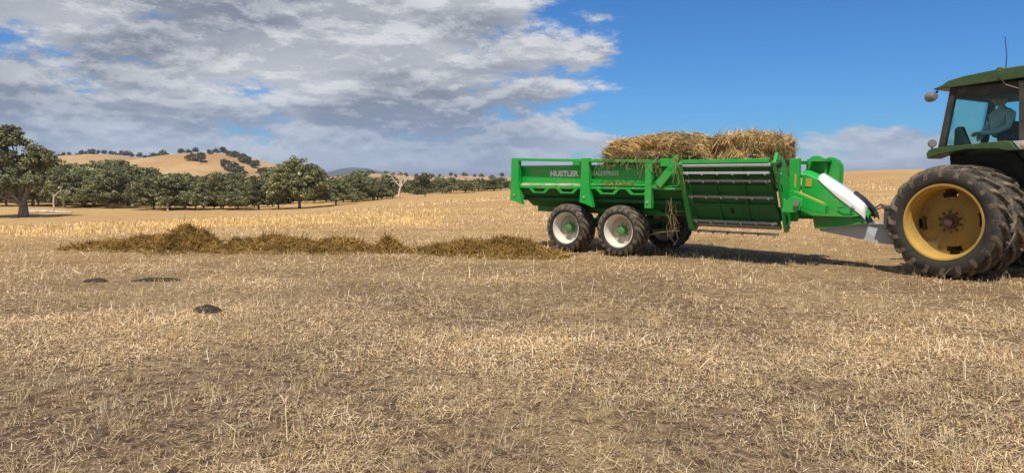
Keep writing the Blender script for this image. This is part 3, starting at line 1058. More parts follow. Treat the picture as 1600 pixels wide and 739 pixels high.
def text_mesh(s, size, bold, extrude=.004, shear=0.0):
    cu = bpy.data.curves.new('lettering', 'FONT')
    cu.body = s
    cu.size = size
    cu.offset = bold
    cu.extrude = extrude
    cu.shear = shear
    cu.resolution_u = 3
    t = bpy.data.objects.new('lettering_tmp', cu)
    COL.objects.link(t)
    bpy.context.view_layer.update()
    me = bpy.data.meshes.new_from_object(t.evaluated_get(bpy.context.evaluated_depsgraph_get()))
    bpy.data.objects.remove(t)
    me.name = 'lettering'
    return me


def build_trailer():
    P = TRAILER
    for s in (-1, 1):
        for u in (-.645, .645):
            trailer_wheel(P, u, s * .96, s)
    # axles, bogie beams and chassis
    for u in (-.645, .645):
        MB().box((u - .05, -.80, .46), (u + .05, .80, .56)).build('axle', M['tractor_dark'], P)
    for s in (-1, 1):
        MB().prism([(-.80, .44), (-.80, .56), (-.15, .74), (.15, .74), (.80, .56), (.80, .44), (.12, .58), (-.12, .58)], s * .62 - .05, s * .62 + .05).build('bogie_beam', M['green_dusty'], P)
        MB().box((-1.9, s * .45 - .06, .80), (3.9, s * .45 + .06, 1.0)).build('chassis_rail', M['green_dusty'], P)
    for u in (-1.7, -.9, 0, .9, 1.9, 3.0):
        MB().box((u - .04, -.387, .84), (u + .04, .387, .96)).build('cross_member', M['green_dusty'], P)
    tw = MB()
    pts = [(-1.60 + .045 * math.cos(t), -.52, .845 + .045 * math.sin(t)) for t in np.linspace(0, 2 * math.pi, 13)]
    tw.tube(pts, .014, 6, False).build('tie_ring', M['steel'], P)
    # deck
    MB().box((-2.08, -1.0, 1.345), (3.72, 1.0, 1.385)).build('deck', M['tractor_dark'], P)
    for k in range(15):
        u = -1.9 + k * .39
        MB().box((u - .025, -.92, 1.388), (u + .025, .92, 1.43)).build('deck_slat', M['steel'], P)
    for s in (-1, 1):
        y = lambda v: s * v
        # upright side board, lip, ledge, flange and sloping underside
        MB().box((-2.06, min(y(1.07), y(1.04)), 1.43), (2.02, max(y(1.07), y(1.04)), 1.795)).build('side_board', M['green'], P)
        MB().box((-2.06, min(y(1.11), y(1.02)), 1.797), (2.02, max(y(1.11), y(1.02)), 1.83)).build('board_lip', M['green'], P)
        mb = MB()
        mb.poly3([(-2.06, y(1.073), 1.435), (-.02, y(1.073), 1.435), (-.02, y(1.195), 1.392), (-2.06, y(1.195), 1.392)], (0, 0, .012)).build('ledge', M['ledge'], P)
        mb = MB()
        mb.poly3([(-.015, y(1.073), 1.435), (2.02, y(1.073), 1.435), (2.02, y(1.195), 1.41), (-.015, y(1.195), 1.41)], (0, 0, .010)).build('ledge', M['green'], P)
        # scalloped flange: a strip with hanging slotted loops
        MB().box((-2.06, min(y(1.199), y(1.187)), 1.345), (2.02, max(y(1.199), y(1.187)), 1.388)).build('flange', M['green'], P)
        for u0 in (-1.62, -.88, .12, .82):
            lp = MB()
            y0, y1 = sorted((y(1.199), y(1.187)))
            lp.prism([(u0, 1.343), (u0 + .09, 1.343), (u0 + .17, 1.268), (u0 + .12, 1.238)], y0, y1)
            lp.prism([(u0 + .12, 1.238), (u0 + .17, 1.268), (u0 + .40, 1.268), (u0 + .45, 1.238)], y0, y1)
            lp.prism([(u0 + .40, 1.268), (u0 + .48, 1.343), (u0 + .57, 1.343), (u0 + .45, 1.238)], y0, y1)
            lp.build('rope_loop', M['green'], P)
        hull = [(y(1.16), 1.34), (y(.98), 1.18), (y(.58), .93), (y(.53), .93), (y(.93), 1.20), (y(1.10), 1.34)]
        h = MB()
        h.poly3([(-1.98, a, b) for a, b in hull], (3.95, 0, 0)).build('underside_panel', M['shaded_green'], P)
        MB().bar((-1.98, y(.93), 1.10), (1.9, y(.93), 1.10), .05, .07).build('underside_rib', M['shaded_green'], P)
        # posts with flared feet, top rail
        for (u, w, top, bot) in ((-2.09, .2, 1.995, 1.06), (-.21, .18, 1.97, 1.05), (1.27, .14, 1.90, .98)):
            y0, y1 = sorted((y(1.24), y(1.125)))
            pm = MB()
            if u > 1:
                pm.prism([(u, top), (u + w, top), (u + w, bot), (u, bot)], y0, y1)
            else:
                pm.prism([(u, top), (u + w, top), (u + w + .01, 1.35), (u + w + .10, bot - .085), (u + w - .08, bot - .02), (u - .04, bot + .01), (u - .02, 1.35)], y0, y1)
            p = pm.build('post', M['green'], P, bevel=.008)
            MB().lathe([(0, .022), (-.02, .022), (-.022, 0)], 10, c=(u + w * .45, y0 if s < 0 else y1 + .022, bot + .12)).build('pin', M['bright_steel'], p)
        MB().poly3([(-2.089, y(1.235), 1.94), (-2.089, y(1.15), 1.94), (-2.089, y(1.15), 1.998), (-2.089, y(1.235), 1.998)], (3.78, 0, -.095)).build('top_rail', M['green'], P, bevel=.006)
    # lettering on the near board
    t1 = link('lettering', text_mesh('HUSTLER', .158, .0075), M['white'], P, (-1.13, -1.0705, 1.60), (R(90), 0, 0))
    t1.scale = (1.13, 1, 1)
    t1['label'] = 'bold white lettering HUSTLER'
    t2 = link('lettering', text_mesh('BALEXPRESS', .128, .0005, shear=.15), M['white'], P, (-.05, -1.0705, 1.615), (R(90), 0, 0))
    t2.scale = (.90, 1, 1)
    t2['label'] = 'thin slanted white lettering BALEXPRESS'
    # rear cradle arm bracket
    MB().box((1.60, -1.26, 1.78), (1.80, -1.02, 1.93)).build('arm_bracket', M['green'], P, bevel=.01)
    MB().prism([(1.80, 1.70), (1.82, 1.90), (1.90, 2.0), (1.985, 1.97), (1.95, 1.72), (1.88, 1.62)], -1.27, -1.23).build('arm_plate', M['green'], P, bevel=.006)
    MB().bar((1.86, -1.25, 1.76), (1.55, -1.22, 1.43), .05, .16).build('arm_brace', M['green'], P, bevel=.006)
    MB().bar((1.40, -1.18, 1.40), (2.1, -1.1, 1.36), .09, .05).build('arm_link', M['green_dusty'], P)
    # ---- tilted side elevator: top outboard, bottom inboard
    def el(u, k, out=0.0):
        """k 0 top .. 1 bottom along the panel; out = distance off the panel towards the outside"""
        v0, z0, v1, z1 = -1.30, 1.80, -.74, .66
        d = Vector((0, v1 - v0, z1 - z0)).normalized()
        nrm = Vector((0, d.z, -d.y))           # points outwards and down
        return Vector((u, v0, z0)) + Vector((0, v1 - v0, z1 - z0)) * k + nrm * out
    def slab(u0, u1, k0, k1, o0, o1):
        q = [el(u0, k0, o0), el(u1, k0, o0), el(u1, k1, o0), el(u0, k1, o0)]
        return MB().poly3(q, el(u0, k0, o1) - el(u0, k0, o0))
    slab(2.16, 3.72, .0, .94, -.05, .0).build('elevator_panel', M['shaded_green'], P)
    for k0, k1 in ((.30, .40), (.60, .72), (.86, .925)):
        slab(2.18, 3.70, k0, k1, .002, .03).build('panel_rib', M['shaded_green'], P)
    for u in (2.68, 3.2):
        slab(u - .015, u + .015, .03, .92, .033, .05).build('chain_guide', M['shaded_green'], P)
    ks = [.09, .215, .47, .87, 1.045]
    for i, k in enumerate(ks):
        a, b = el(2.10, k, .085), el(3.70, k, .085)
        br = MB().bar(a, b, .036, .042).build('slat_bar', M['bright_steel'] if i == 0 else M['steel'], P)
        for j in range(6):
            u = 2.2 + j * .285
            MB().bar(el(u, k, .105), el(u + .02, k, .155), .028, .03, (1, 0, 0)).build('tooth', M['bright_steel'] if i == 0 else M['steel'], br)
    MB().tube([el(2.12, -.01, .04), el(3.72, -.01, .04)], .034, 14).build('top_roller', M['bright_steel'], P, smooth=True)
    tb = MB().bar(el(2.12, -.055, .0), el(3.70, -.055, .0), .10, .07).build('top_beam', M['green'], P, bevel=.006)
    for j in range(6):
        u = 2.25 + j * .27
        MB().bar(el(u, -.08, .0), el(u, -.14, .0), .02, .02, (1, 0, 0)).build('tooth', M['bright_steel'], tb)
    MB().tube([el(2.1, .97, -.02), el(3.72, .97, -.02)], .05, 12).build('bottom_roller', M['steel'], P, smooth=True)
    # end plates of the elevator
    def plate(u, th, pts, name, mat):
        q = [el(u, k, o) for k, o in pts]
        return MB().poly3(q, (th, 0, 0)).build(name, mat, P, bevel=.005)
    plate(2.02, .10, [(-.05, -.10), (-.05, .10), (.35, .12), (1.0, .13), (1.07, .06), (1.05, -.12), (.5, -.10)], 'elevator_end_plate', M['green_dusty'])
    plate(3.78, .05, [(-.15, -.06), (-.06, .10), (.10, .10), (.22, .03), (1.02, .045), (1.06, -.05), (.92, -.30), (.66, -.50), (.48, -.40), (.08, -.34), (-.04, -.20)], 'elevator_end_plate', M['green'])
    MB().lathe([(0, .06), (.05, .055), (.07, .03), (.07, .0)], 14, axis='z').build('bearing', M['black'], P, smooth=True, loc=el(3.83, -.01, .03), rot=(0, R(90), 0))
    plate(3.832, .008, [(.30, .0), (.30, -.03), (.42, -.03), (.42, .0)], 'slot', M['black'])
    plate(3.832, .008, [(.80, -.02), (.80, -.10), (.93, -.08), (.97, -.02)], 'slot', M['black'])
    MB().prism([(3.80, .98), (3.82, 1.16), (3.98, 1.26), (4.14, 1.22), (4.15, 1.10), (4.02, .98)], -.98, -.92).build('pivot_bracket', M['green'], P, bevel=.008)
    MB().lathe([(0, .05), (-.04, .05), (-.04, 0)], 12, c=(4.06, -.985, 1.14)).build('pivot_pin', M['steel'], P)
    MB().tube([(2.9, -.62, .78), (2.9, -.95, 1.02)], .035, 12).build('hydraulic_ram', M['black'], P, smooth=True)
    for k in range(3):
        MB().tube([(3.9, -.30 + .05 * k, 1.0), (3.2, -.52, .96 - .03 * k), (2.4, -.56, .90 - .04 * k), (1.6, -.54, .86 - .05 * k), (1.2, -.50, .92)], .012, 6).build('hydraulic_hose', M['black'], P, smooth=True)
    for k in (.03, .96):
        MB().lathe([(0, .075), (.015, .075), (.018, .03), (.05, .03), (.05, 0)], 16, axis='z').build('sprocket', M['steel'], P, loc=el(3.832, k, .0), rot=(0, R(90), 0))
    for k in (.16, .55, .75):
        MB().lathe([(0, .018), (.014, .018), (.016, 0)], 6, axis='z').build('bolt', M['bright_steel'], P, loc=el(3.831, k, -.05), rot=(0, R(90), 0))
    for u in (-1.6, -1.2, -.8, .2, .6, 1.0):
        MB().lathe([(0, .013), (-.012, .013), (-.013, 0)], 6, c=(u, -1.1995, 1.367)).build('bolt', M['bright_steel'], P)
    # ---- front frame, cowl and drawbar
    for s in (-1, 1):
        y0, y1 = (-.66, -.56) if s < 0 else (.56, .66)
        MB().prism([(3.80, 1.91), (3.97, 1.91), (3.98, 1.30), (3.90, 1.10), (3.80, 1.10)], y0, y1).build('front_post', M['green'], P, bevel=.008)
    for z in (1.84, 1.60):
        MB().box((3.86, -.557, z - .03), (3.92, .557, z + .03)).build('front_rail', M['green'], P)
    # raked wing with dusty top
    MB().prism([(3.83, 1.12), (3.83, 1.33), (3.90, 1.345), (4.44, 1.11), (4.44, .96)], -.72, -.50).build('front_wing', M['green'], P, bevel=.008)
    MB().poly3([(3.93, -.70, 1.337), (3.93, -.54, 1.337), (4.40, -.54, 1.133), (4.40, -.70, 1.133)], (0.002, 0, .006)).build('wing_dust', M['sticker'], P)
    # three curved frame ears beyond the cowl
    for (u, v, r, z) in ((4.05, .05, .17, 1.80), (4.22, .32, .15, 1.80), (4.18, .72, .14, 1.76)):
        arc = [(u + r * math.cos(t), z + r * math.sin(t)) for t in np.linspace(0, math.pi, 9)]
        MB().prism([(u + r, 1.42)] + arc + [(u - r, 1.42)], v - .05, v + .05).build('frame_ear', M['green'], P, bevel=.008)
    MB().box((3.98, -.30, 1.86), (4.25, .80, 1.90)).build('ear_tie', M['green'], P)
    # cowl: rounded hood falling towards the hitch
    prof = [(3.93, 1.74, .36), (4.02, 1.735, .36), (4.18, 1.66, .36), (4.36, 1.545, .355), (4.55, 1.42, .345), (4.75, 1.285, .33), (4.93, 1.13, .30), (5.02, 1.00, .26)]
    vs, fs = [], []
    nn = 11
    for (u, z, hw) in prof:
        zb = .905 if u < 4.9 else .93
        ring = [(u, -hw, zb), (u, -hw, zb + (z - zb) * .5), (u, -hw * .99, z - .12)]
        ring += [(u, -hw * math.cos(t), z - .12 + .12 * math.sin(t)) for t in (R(40), R(70), R(90), R(110), R(140))]
        ring += [(u, hw * .99, z - .12), (u, hw, zb + (z - zb) * .5), (u, hw, zb)]
        vs += ring
    for i in range(len(prof) - 1):
        for k in range(nn - 1):
            fs.append((i * nn + k, i * nn + k + 1, (i + 1) * nn + k + 1, (i + 1) * nn + k))
    fs.append(tuple(range(nn)))
    e = (len(prof) - 1) * nn
    fs.append(tuple(range(e + nn - 1, e - 1, -1)))
    cw = MB().add(vs, fs).build('cowl', M['green'], P, smooth=True)
    # white sweep over the cowl's shoulder, a shell of its own just proud of the green
    vs, fs = [], []
    us = np.linspace(4.20, 4.97, 14)
    pu, pz, ph = [p[0] for p in prof], [p[1] for p in prof], [p[2] for p in prof]
    m = 9
    for i, u in enumerate(us):
        z = float(np.interp(u, pu, pz)); hw = float(np.interp(u, pu, ph))
        f = (u - 4.20) / .77
        drop = -.02 + .13 * math.sin(min(1, f * 1.15) * math.pi * .62)
        for k in range(m):
            q = k / (m - 1)
            if q < .5:
                zz = z - .12 - drop * (1 - q * 2)
                vs.append((u + .004, -hw - .006, zz))
            else:
                t = (q - .5) * 2 * R(90)
                vs.append((u + .004, -(hw + .006) * math.cos(t), z - .12 + .127 * math.sin(t)))
    for i in range(len(us) - 1):
        for k in range(m - 1):
            fs.append((i * m + k, i * m + k + 1, (i + 1) * m + k + 1, (i + 1) * m + k))
    wp = MB().add(vs, fs).build('white_panel', M['white'], cw, smooth=True)
    md = wp.modifiers.new('thick', 'SOLIDIFY')
    md.thickness = .005
    md.offset = 1
    # dark nose visor
    vs, fs = [], []
    us = [4.72, 4.85, 4.96, 5.035, 5.06]
    zs = [1.315, 1.215, 1.10, 1.00, .88]
    for u, z in zip(us, zs):
        for t in np.linspace(R(62), R(145), 9):
            vs.append((u + .012, -.31 * math.cos(t) * (1 if u < 5 else .9), z - .12 + .135 * math.sin(t)))
    for i in range(len(us) - 1):
        for k in range(8):
            fs.append((i * 9 + k, i * 9 + k + 1, (i + 1) * 9 + k + 1, (i + 1) * 9 + k))
    nv = MB().add(vs, fs).build('nose_visor', M['black'], cw, smooth=True)
    md = nv.modifiers.new('thick', 'SOLIDIFY')
    md.thickness = .012
    md.offset = 1
    MB().box((3.995, -.372, 1.42), (4.10, -.364, 1.56)).build('warning_sticker', M['sticker'], cw)
    MB().box((3.90, -.669, 1.40), (3.93, -.663, 1.64)).build('warning_sticker', M['sticker'], P)
    MB().tube([(4.55, -.37, 1.05), (4.68, -.40, 1.07), (4.80, -.38, 1.055), (4.82, -.36, 1.04)], .008, 6).build('cable', M['black'], cw)
    MB().lathe([(0, .022), (-.03, .02), (-.035, 0)], 10, c=(4.78, -.352, 1.08)).build('latch', M['bright_steel'], cw)
    MB().prism([(4.15, .66), (4.10, .90), (4.93, .90), (4.99, .80)], -.26, .26).build('drawbar_bracket', M['green_dusty'], P)
    db = MB()
    db.poly3([(4.20, -.17, .63), (4.20, -.17, .79), (4.75, -.12, .80), (5.10, -.10, .79), (5.80, .10, .70), (5.80, .10, .42), (5.25, -.08, .45)], (0.03, .26, 0)).build('drawbar', M['grey'], P, bevel=.012)
    MB().lathe([(-.03, .05), (.03, .05)], 14, axis='z').build('hitch_ring', M['steel'], P, loc=(5.86, .25, .52))
    jk = MB().box((5.26, -.32, .72), (5.42, -.18, 1.06)).build('parking_jack', M['jack'], P, bevel=.01)
    MB().box((5.22, -.34, 1.062), (5.46, -.16, 1.11)).build('jack_cap', M['jack'], jk)
    for k in range(3):
        MB().lathe([(0, .018), (-.012, .018), (-.012, 0)], 8, c=(5.34, -.32, .80 + k * .09)).build('jack_bolt', M['black'], jk)
    # hoses from the nose to the tractor
    for k in range(2):
        y = -.06 + .1 * k
        MB().tube([(4.98, y, 1.0), (5.15, y, 1.12 - .06 * k), (5.45, y + .15, 1.0), (5.8, y + .45, 1.0), (6.05, y + .7, 1.05)], .014, 7).build('hydraulic_hose', M['black'], P, smooth=True)


build_trailer()


# ------------------------------------------------------------------ hay: strands, bales, windrow
def strands(r, P, N, length, width, pal, lift=0.25, along=None, droop=0.0, bias=0.0):
    """curved ribbons lying roughly in the surface at points P with normals N"""
    n = len(P)
    t = r.normal(size=(n, 3))
    if along is not None:
        t = t * (1 - bias) + np.array(along)[None, :] * r.choice([-1, 1], n)[:, None] * bias * 1.6
    t -= N * (t * N).sum(1)[:, None] * (1 - lift)
    t /= np.linalg.norm(t, axis=1)[:, None] + 1e-9
    s = np.cross(N, t)
    s /= np.linalg.norm(s, axis=1)[:, None] + 1e-9
    L = length * np.exp(r.normal(0, .4, n))
    W = width * (.6 + .8 * r.random(n))
    curl = r.normal(0, .35, n)
    out = r.random(n) * .35 * lift
    pts = []
    for q in (0, .33, .67, 1.0):
        p = P + t * (L * (q - .4))[:, None] + s * (curl * L * (q - .4) ** 2)[:, None] + N * (.004 + out * L * q * q)[:, None]
        p[:, 2] -= droop * L * q * q
        pts.append(p)
    roll = r.normal(0, .6, n)
    w = (s * np.cos(roll)[:, None] + N * np.sin(roll)[:, None]) * (W / 2)[:, None]
    V = np.stack([pts[0] - w * .6, pts[0] + w * .6, pts[1] - w, pts[1] + w, pts[2] - w, pts[2] + w, pts[3] - w * .4, pts[3] + w * .4], 1).reshape(-1, 3)
    k = np.arange(n)[:, None] * 8
    F = np.concatenate([k + np.array([[0, 1, 3, 2]]), k + np.array([[2, 3, 5, 4]]), k + np.array([[4, 5, 7, 6]])])
    c = pal[r.choice(len(pal), n)] * (.7 + .6 * r.random(n))[:, None]
    return V, F, np.repeat(c, 8, 0)


HAYP = np.array([[.50, .35, .15], [.40, .265, .10], [.58, .43, .21], [.28, .175, .065], [.46, .335, .16], [.18, .105, .04]])
WINP = np.array([[.33, .205, .060], [.22, .125, .038], [.46, .30, .10], [.14, .08, .028], [.30, .195, .065], [.40, .275, .08]]) * np.array([.80, .75, .66])


def sample(me, r, n, zmin=None):
    """random points with normals on a triangulated mesh"""
    me.calc_loop_triangles()
    co = np.empty(len(me.vertices) * 3, np.float32)
    me.vertices.foreach_get('co', co)
    co = co.reshape(-1, 3)
    ti = np.empty(len(me.loop_triangles) * 3, np.int32)
    me.loop_triangles.foreach_get('vertices', ti)
    ti = ti.reshape(-1, 3)
    a, b, c = co[ti[:, 0]], co[ti[:, 1]], co[ti[:, 2]]
    nn = np.cross(b - a, c - a)
    ar = np.linalg.norm(nn, axis=1)
    nn = nn / (ar[:, None] + 1e-12)
    pk = r.choice(len(ti), n, p=ar / ar.sum())
    u, v = r.random(n), r.random(n)
    f = u + v > 1
    u[f], v[f] = 1 - u[f], 1 - v[f]
    P = a[pk] + (b[pk] - a[pk]) * u[:, None] + (c[pk] - a[pk]) * v[:, None]
    return P, nn[pk]


def bale(name, label, loc, rz, size, seed, n, tilt=0.0, slump=0.0, along=(1, 0, 0), split=0.0, near=-9.0, far=9.0, notch=0.0):
    r = np.random.default_rng(seed)
    L, W, H = size
    nx, ny, nz = 26, 14, 11
    import bmesh
    bm = bmesh.new()
    bmesh.ops.create_cube(bm, size=1)
    bmesh.ops.subdivide_edges(bm, edges=bm.edges, cuts=15, use_grid_fill=True)
    co = np.array([v.co[:] for v in bm.verts])
    # soften the corners
    q = np.abs(co * 2)
    e = np.stack([np.maximum(q[:, 1], q[:, 2]), np.maximum(q[:, 0], q[:, 2]), np.maximum(q[:, 0], q[:, 1])], 1)
    p = co * np.array([L, W, H])
    edge = np.sort(q, 1)[:, 1]
    p *= (1 - .055 * np.clip((edge - .75) / .25, 0, 1) ** 2)[:, None]
    sgn = co[:, 0] * 2
    p[:, 2] += np.where(co[:, 2] > 0, -slump * np.clip(-sgn - .1, 0, 1) ** 1.6, 0) * H
    p[:, 2] -= np.where(co[:, 2] > 0, notch * np.clip((sgn - .55) / .45, 0, 1) ** 1.3, 0) * H
    p[:, 0] += split * np.clip(-sgn, 0, 1) * (co[:, 2]) * .6      # rear face leans against the looser bale
    x, y, z = p.T
    nz1 = vnoise(x + 9 + z * 2.3, y + 5 + z * 1.7, .32, seed, 4) - .5
    nz2 = vnoise(x * 1.0 + 3, z * 3.0 + y + 4, .25, seed + 1, 3) - .5
    nrm = co / np.linalg.norm(co, axis=1)[:, None]
    p += nrm * (nz1 * .20 + nz2 * .16)[:, None]
    p[:, 2] += H / 2
    p[:, 2] = np.maximum(p[:, 2], 0)
    low = np.clip((.62 - p[:, 2]) / .12, 0, 1)
    p[:, 1] = np.where(p[:, 1] < near, p[:, 1] * (1 - low) + near * low, p[:, 1])
    p[:, 1] = np.where(p[:, 1] > far, p[:, 1] * (1 - low) + far * low, p[:, 1])
    for v, c in zip(bm.verts, p):
        v.co = c
    me = bpy.data.meshes.new(name)
    bm.to_mesh(me)
    bm.free()
    o = link(name, me, M['hay'], TRAILER and None, loc, (0, tilt, rz))
    tag(o, label, 'hay bale', 'hay bales loaded on the trailer')
    P, N = sample(me, r, int(n * 1.5))
    ok = (P[:, 2] > .50) | (np.abs(P[:, 0]) > L * .42)
    P, N = P[ok], N[ok]
    V, F, T = strands(r, P, N, .21, .011, HAYP, .12, along, .06, .5)
    pn = vnoise(P[:, 0] * 1.0 + P[:, 2] * .6, P[:, 1] * .7 + P[:, 2] * 2.2, .30, seed + 9, 3)
    T = T * np.repeat(.50 + 1.6 * pn, 8)[:, None]
    # ragged ends hanging below the lower edge
    s = link('loose_strands', mesh_np('loose_strands', V, F, T), M['straw'], o)
    s['kind'] = 'stuff'
    return o


def on_trailer(u, v, z):
    return TRAILER.matrix_basis @ Vector((u, v, z))


bpy.context.view_layer.update()
bale('hay_bale', 'loose shaggy hay bale, longer and rougher, over the trailer side boards behind the tidier bale', on_trailer(1.30, -.22, 1.41), R(-40), (2.15, 1.84, .97), 61, 15000, 0.0, .20, split=.0, near=-.74, far=1.15, notch=.34)
bale('hay_bale', 'tidier squared hay bale with a clean cut front end, above the tilted elevator', on_trailer(2.85, .0, 1.43), R(-40), (1.12, 1.30, .92), 62, 9000, R(4.0), 0, (0, 0, 1), split=.35)


def pile(name, label, pts, seed, n):
    """low mound along a path. pts: (x, y, half width, height)"""
    r = np.random.default_rng(seed)
    pts = np.array(pts, float)
    m, c = 90, 17
    t = np.linspace(0, len(pts) - 1, m)
    Q = np.stack([np.interp(t, np.arange(len(pts)), pts[:, k]) for k in range(4)], 1)
    for k in range(2, 4):
        for _ in range(3):
            q = np.pad(Q[:, k], 3, mode='edge')
            Q[:, k] = sum(q[i:i + m] for i in range(7)) / 7
    x0, y0 = Q[:, 0], Q[:, 1]
    hh = Q[:, 3] * (.50 + .62 * vnoise(x0 * 1.0, y0, .30, seed, 3))
    tx, ty = np.gradient(x0), np.gradient(y0)
    l = np.hypot(tx, ty)
    nx, ny = -ty / l, tx / l
    s = np.linspace(-1, 1, c)
    wn = .5 + .8 * vnoise(x0, y0 * 0 + seed, .35, seed + 5, 3)
    wf = .5 + .8 * vnoise(x0, y0 * 0 + seed, .35, seed + 6, 3)
    Wd = Q[:, 2][:, None] * np.where(s[None, :] < 0, wn[:, None], wf[:, None])
    X = x0[:, None] + nx[:, None] * s * Wd
    Y = y0[:, None] + ny[:, None] * s * Wd
    prof = np.clip(np.cos(s * np.pi / 2), 0, 1) ** .8
    wob = vnoise(X * 1.0, Y * 1.0, .22, seed + 3, 3)
    Z = zg(X, Y) + hh[:, None] * prof * (.62 + .8 * wob) - .03
    ox, oy = x0.mean(), y0.mean()
    oz = float(zg(ox, oy))
    V = np.stack([X - ox, Y - oy, Z - oz], 2).reshape(-1, 3)
    i, j = np.meshgrid(np.arange(m - 1), np.arange(c - 1), indexing='ij')
    F = np.stack([(i * c + j).ravel(), ((i + 1) * c + j).ravel(), ((i + 1) * c + j + 1).ravel(), (i * c + j + 1).ravel()], 1)
    me = mesh_np(name, V, F)
    if me.polygons[m].normal.z < 0:
        me.flip_normals()
    o = link(name, me, M['windrow'], None, (ox, oy, oz))
    tag(o, label, 'hay pile', 'hay fed out in a line')
    P, N = sample(me, r, n)
    N = np.where(N[:, 2:3] < 0, -N, N)
    P = P + np.stack([0 * P[:, 0], 0 * P[:, 0], r.random(n) * .03], 1)
    Vs, Fs, Ts = strands(r, P, N, .19, .011, WINP, .34)
    pn = vnoise(P[:, 0] + 50, P[:, 1] + 50 + P[:, 2] * 2, .22, seed + 9, 3)
    Ts = Ts * np.repeat(.45 + 1.6 * pn, 8)[:, None]
    # stems strewn round its edge
    ne = n // 7
    k = r.integers(0, m, ne)
    off = (1.0 + np.abs(r.normal(0, .45, ne))) * r.choice([-1, 1], ne)
    ex, ey = x0[k] + nx[k] * off * Q[k, 2] + r.normal(0, .1, ne), y0[k] + ny[k] * off * Q[k, 2]
    Pe = np.stack([ex - ox, ey - oy, zg(ex, ey) - oz + .015], 1)
    Ve, Fe, Te = strands(r, Pe, np.tile([[0., 0., 1.]], (ne, 1)), .17, .011, WINP * 1.2, .15)
    Fs = np.concatenate([Fs, Fe + len(Vs)])
    Vs, Ts = np.vstack([Vs, Ve]), np.vstack([Ts, Te])
    st = link('loose_strands', mesh_np('loose_strands', Vs, Fs, Ts), M['straw'], o)
    st['kind'] = 'stuff'
    return o


def path(pxs):
    """(bearing as photo column, distance, half width, height) -> world path"""
    return [((p - 800) / 1100 * D, D, w, h) for p, D, w, h in pxs]


pile('hay_pile', 'tallest heap of fed-out hay with a long thin tail, farthest from the trailer', path([(100, 15.4, .12, .02), (118, 15.4, .24, .08), (150, 15.4, .34, .15), (190, 15.35, .40, .24), (215, 15.35, .40, .27), (240, 15.3, .42, .25), (258, 15.3, .46, .34), (272, 15.3, .54, .48), (288, 15.3, .58, .62), (304, 15.3, .58, .62), (320, 15.3, .52, .46), (334, 15.25, .40, .26), (346, 15.25, .22, .04)]), 1, 12000)
pile('hay_pile', 'long humped stretch of fed-out hay between the tallest heap and a small dark lump', path([(350, 15.2, .22, .05), (360, 15.2, .38, .24), (385, 15.2, .42, .27), (415, 15.15, .44, .36), (440, 15.1, .46, .34), (470, 15.0, .40, .24), (500, 14.9, .38, .18), (522, 14.9, .42, .29), (550, 14.9, .38, .27), (576, 14.85, .28, .15), (588, 14.85, .18, .04)]), 2, 11000)
pile('hay_pile', 'small dark lump of hay standing up alone between two longer stretches', path([(586, 14.85, .15, .04), (596, 14.85, .28, .20), (604, 14.85, .30, .32), (612, 14.85, .28, .24), (622, 14.8, .22, .14), (640, 14.8, .15, .04)]), 3, 2800)
pile('hay_pile', 'stretch of fed-out hay ending beside the rear trailer wheel', path([(648, 14.8, .18, .04), (680, 14.75, .34, .16), (712, 14.7, .42, .28), (745, 14.6, .40, .24), (772, 14.55, .42, .28), (788, 14.5, .46, .38), (800, 14.45, .46, .38), (818, 14.4, .42, .27), (845, 14.2, .36, .17), (868, 14.0, .28, .12), (885, 13.9, .18, .03)]), 4, 11000)


def hanging(name, label, starts, seed, spread):
    r = np.random.default_rng(seed)
    mb = MB()
    for (a, b, n) in starts:
        a, b = np.array(a), np.array(b)
        for _ in range(n):
            o0 = a + r.normal(size=3) * spread
            o1 = b + r.normal(size=3) * spread * 1.6
            k1 = o0 * .66 + o1 * .34 + r.normal(size=3) * spread * .9
            k2 = o0 * .33 + o1 * .67 + r.normal(size=3) * spread * .9
            mb.tube([tuple(x) for x in (o0, k1, k2, o1)], [.004, .005, .004, .003], 4)
    o = mb.build(name, M['strand'], None, loc=TRAILER.location, rot=(0, 0, R(-40)))
    return tag(o, label, 'hay')


def f_strand(g, b, o):
    oc = g.n('ShaderNodeTexCoord').outputs['Object']
    g.set(b.inputs['Base Color'], g.mix(g.noise(oc, 9, 3), (.14, .08, .035), (.36, .26, .13)))
    b.inputs['Roughness'].default_value = .85


M['strand'] = material('hanging_straw', f_strand)
hanging('hanging_hay', 'long hay strands trailing towards the ground behind the elevator rear plate', [((1.78, -1.1, 1.15), (1.86, -1.1, .55), 7), ((1.84, -1.1, .9), (1.9, -1.1, .34), 2), ((1.86, -1.1, .62), (1.4, -1.12, .55), 2)], 5, .05)
hanging('hanging_hay', 'tuft of hay caught around the upper rear end of the elevator', [((2.0, -1.3, 1.95), (2.02, -1.34, 1.6), 16), ((2.02, -1.36, 1.75), (2.05, -1.34, 1.35), 3), ((1.5, -1.1, 1.98), (1.55, -1.2, 1.66), 7)], 6, .055)
hanging('hanging_hay', 'hay wisps drooping over the dark rail below the shaggy bale', [((.35 + .2 * i, -1.12, 2.02), (.37 + .2 * i, -1.27, 1.80), 14) for i in range(7)], 7, .07)


def build_spill():
    r = np.random.default_rng(91)
    n = 260
    u, v = r.uniform(.25, 1.0, n), r.uniform(-1.18, -1.09, n)
    P = np.stack([u, v, np.interp(v, [-1.195, -1.073], [1.412, 1.437]) + .012], 1)
    N = np.tile(np.array([[0, -.2, .98]]), (n, 1))
    V, F, T = strands(r, P, N, .06, .010, HAYP * np.array([1.1, .8, .6]), .3)
    o = link('spilled_chaff', mesh_np('spilled_chaff', V, F, T), M['straw'], None, TRAILER.location, (0, 0, R(-40)))
    tag(o, 'rusty brown chaff spilled on the trailer ledge below the thin lettering', 'chaff', kind='stuff')


build_spill()

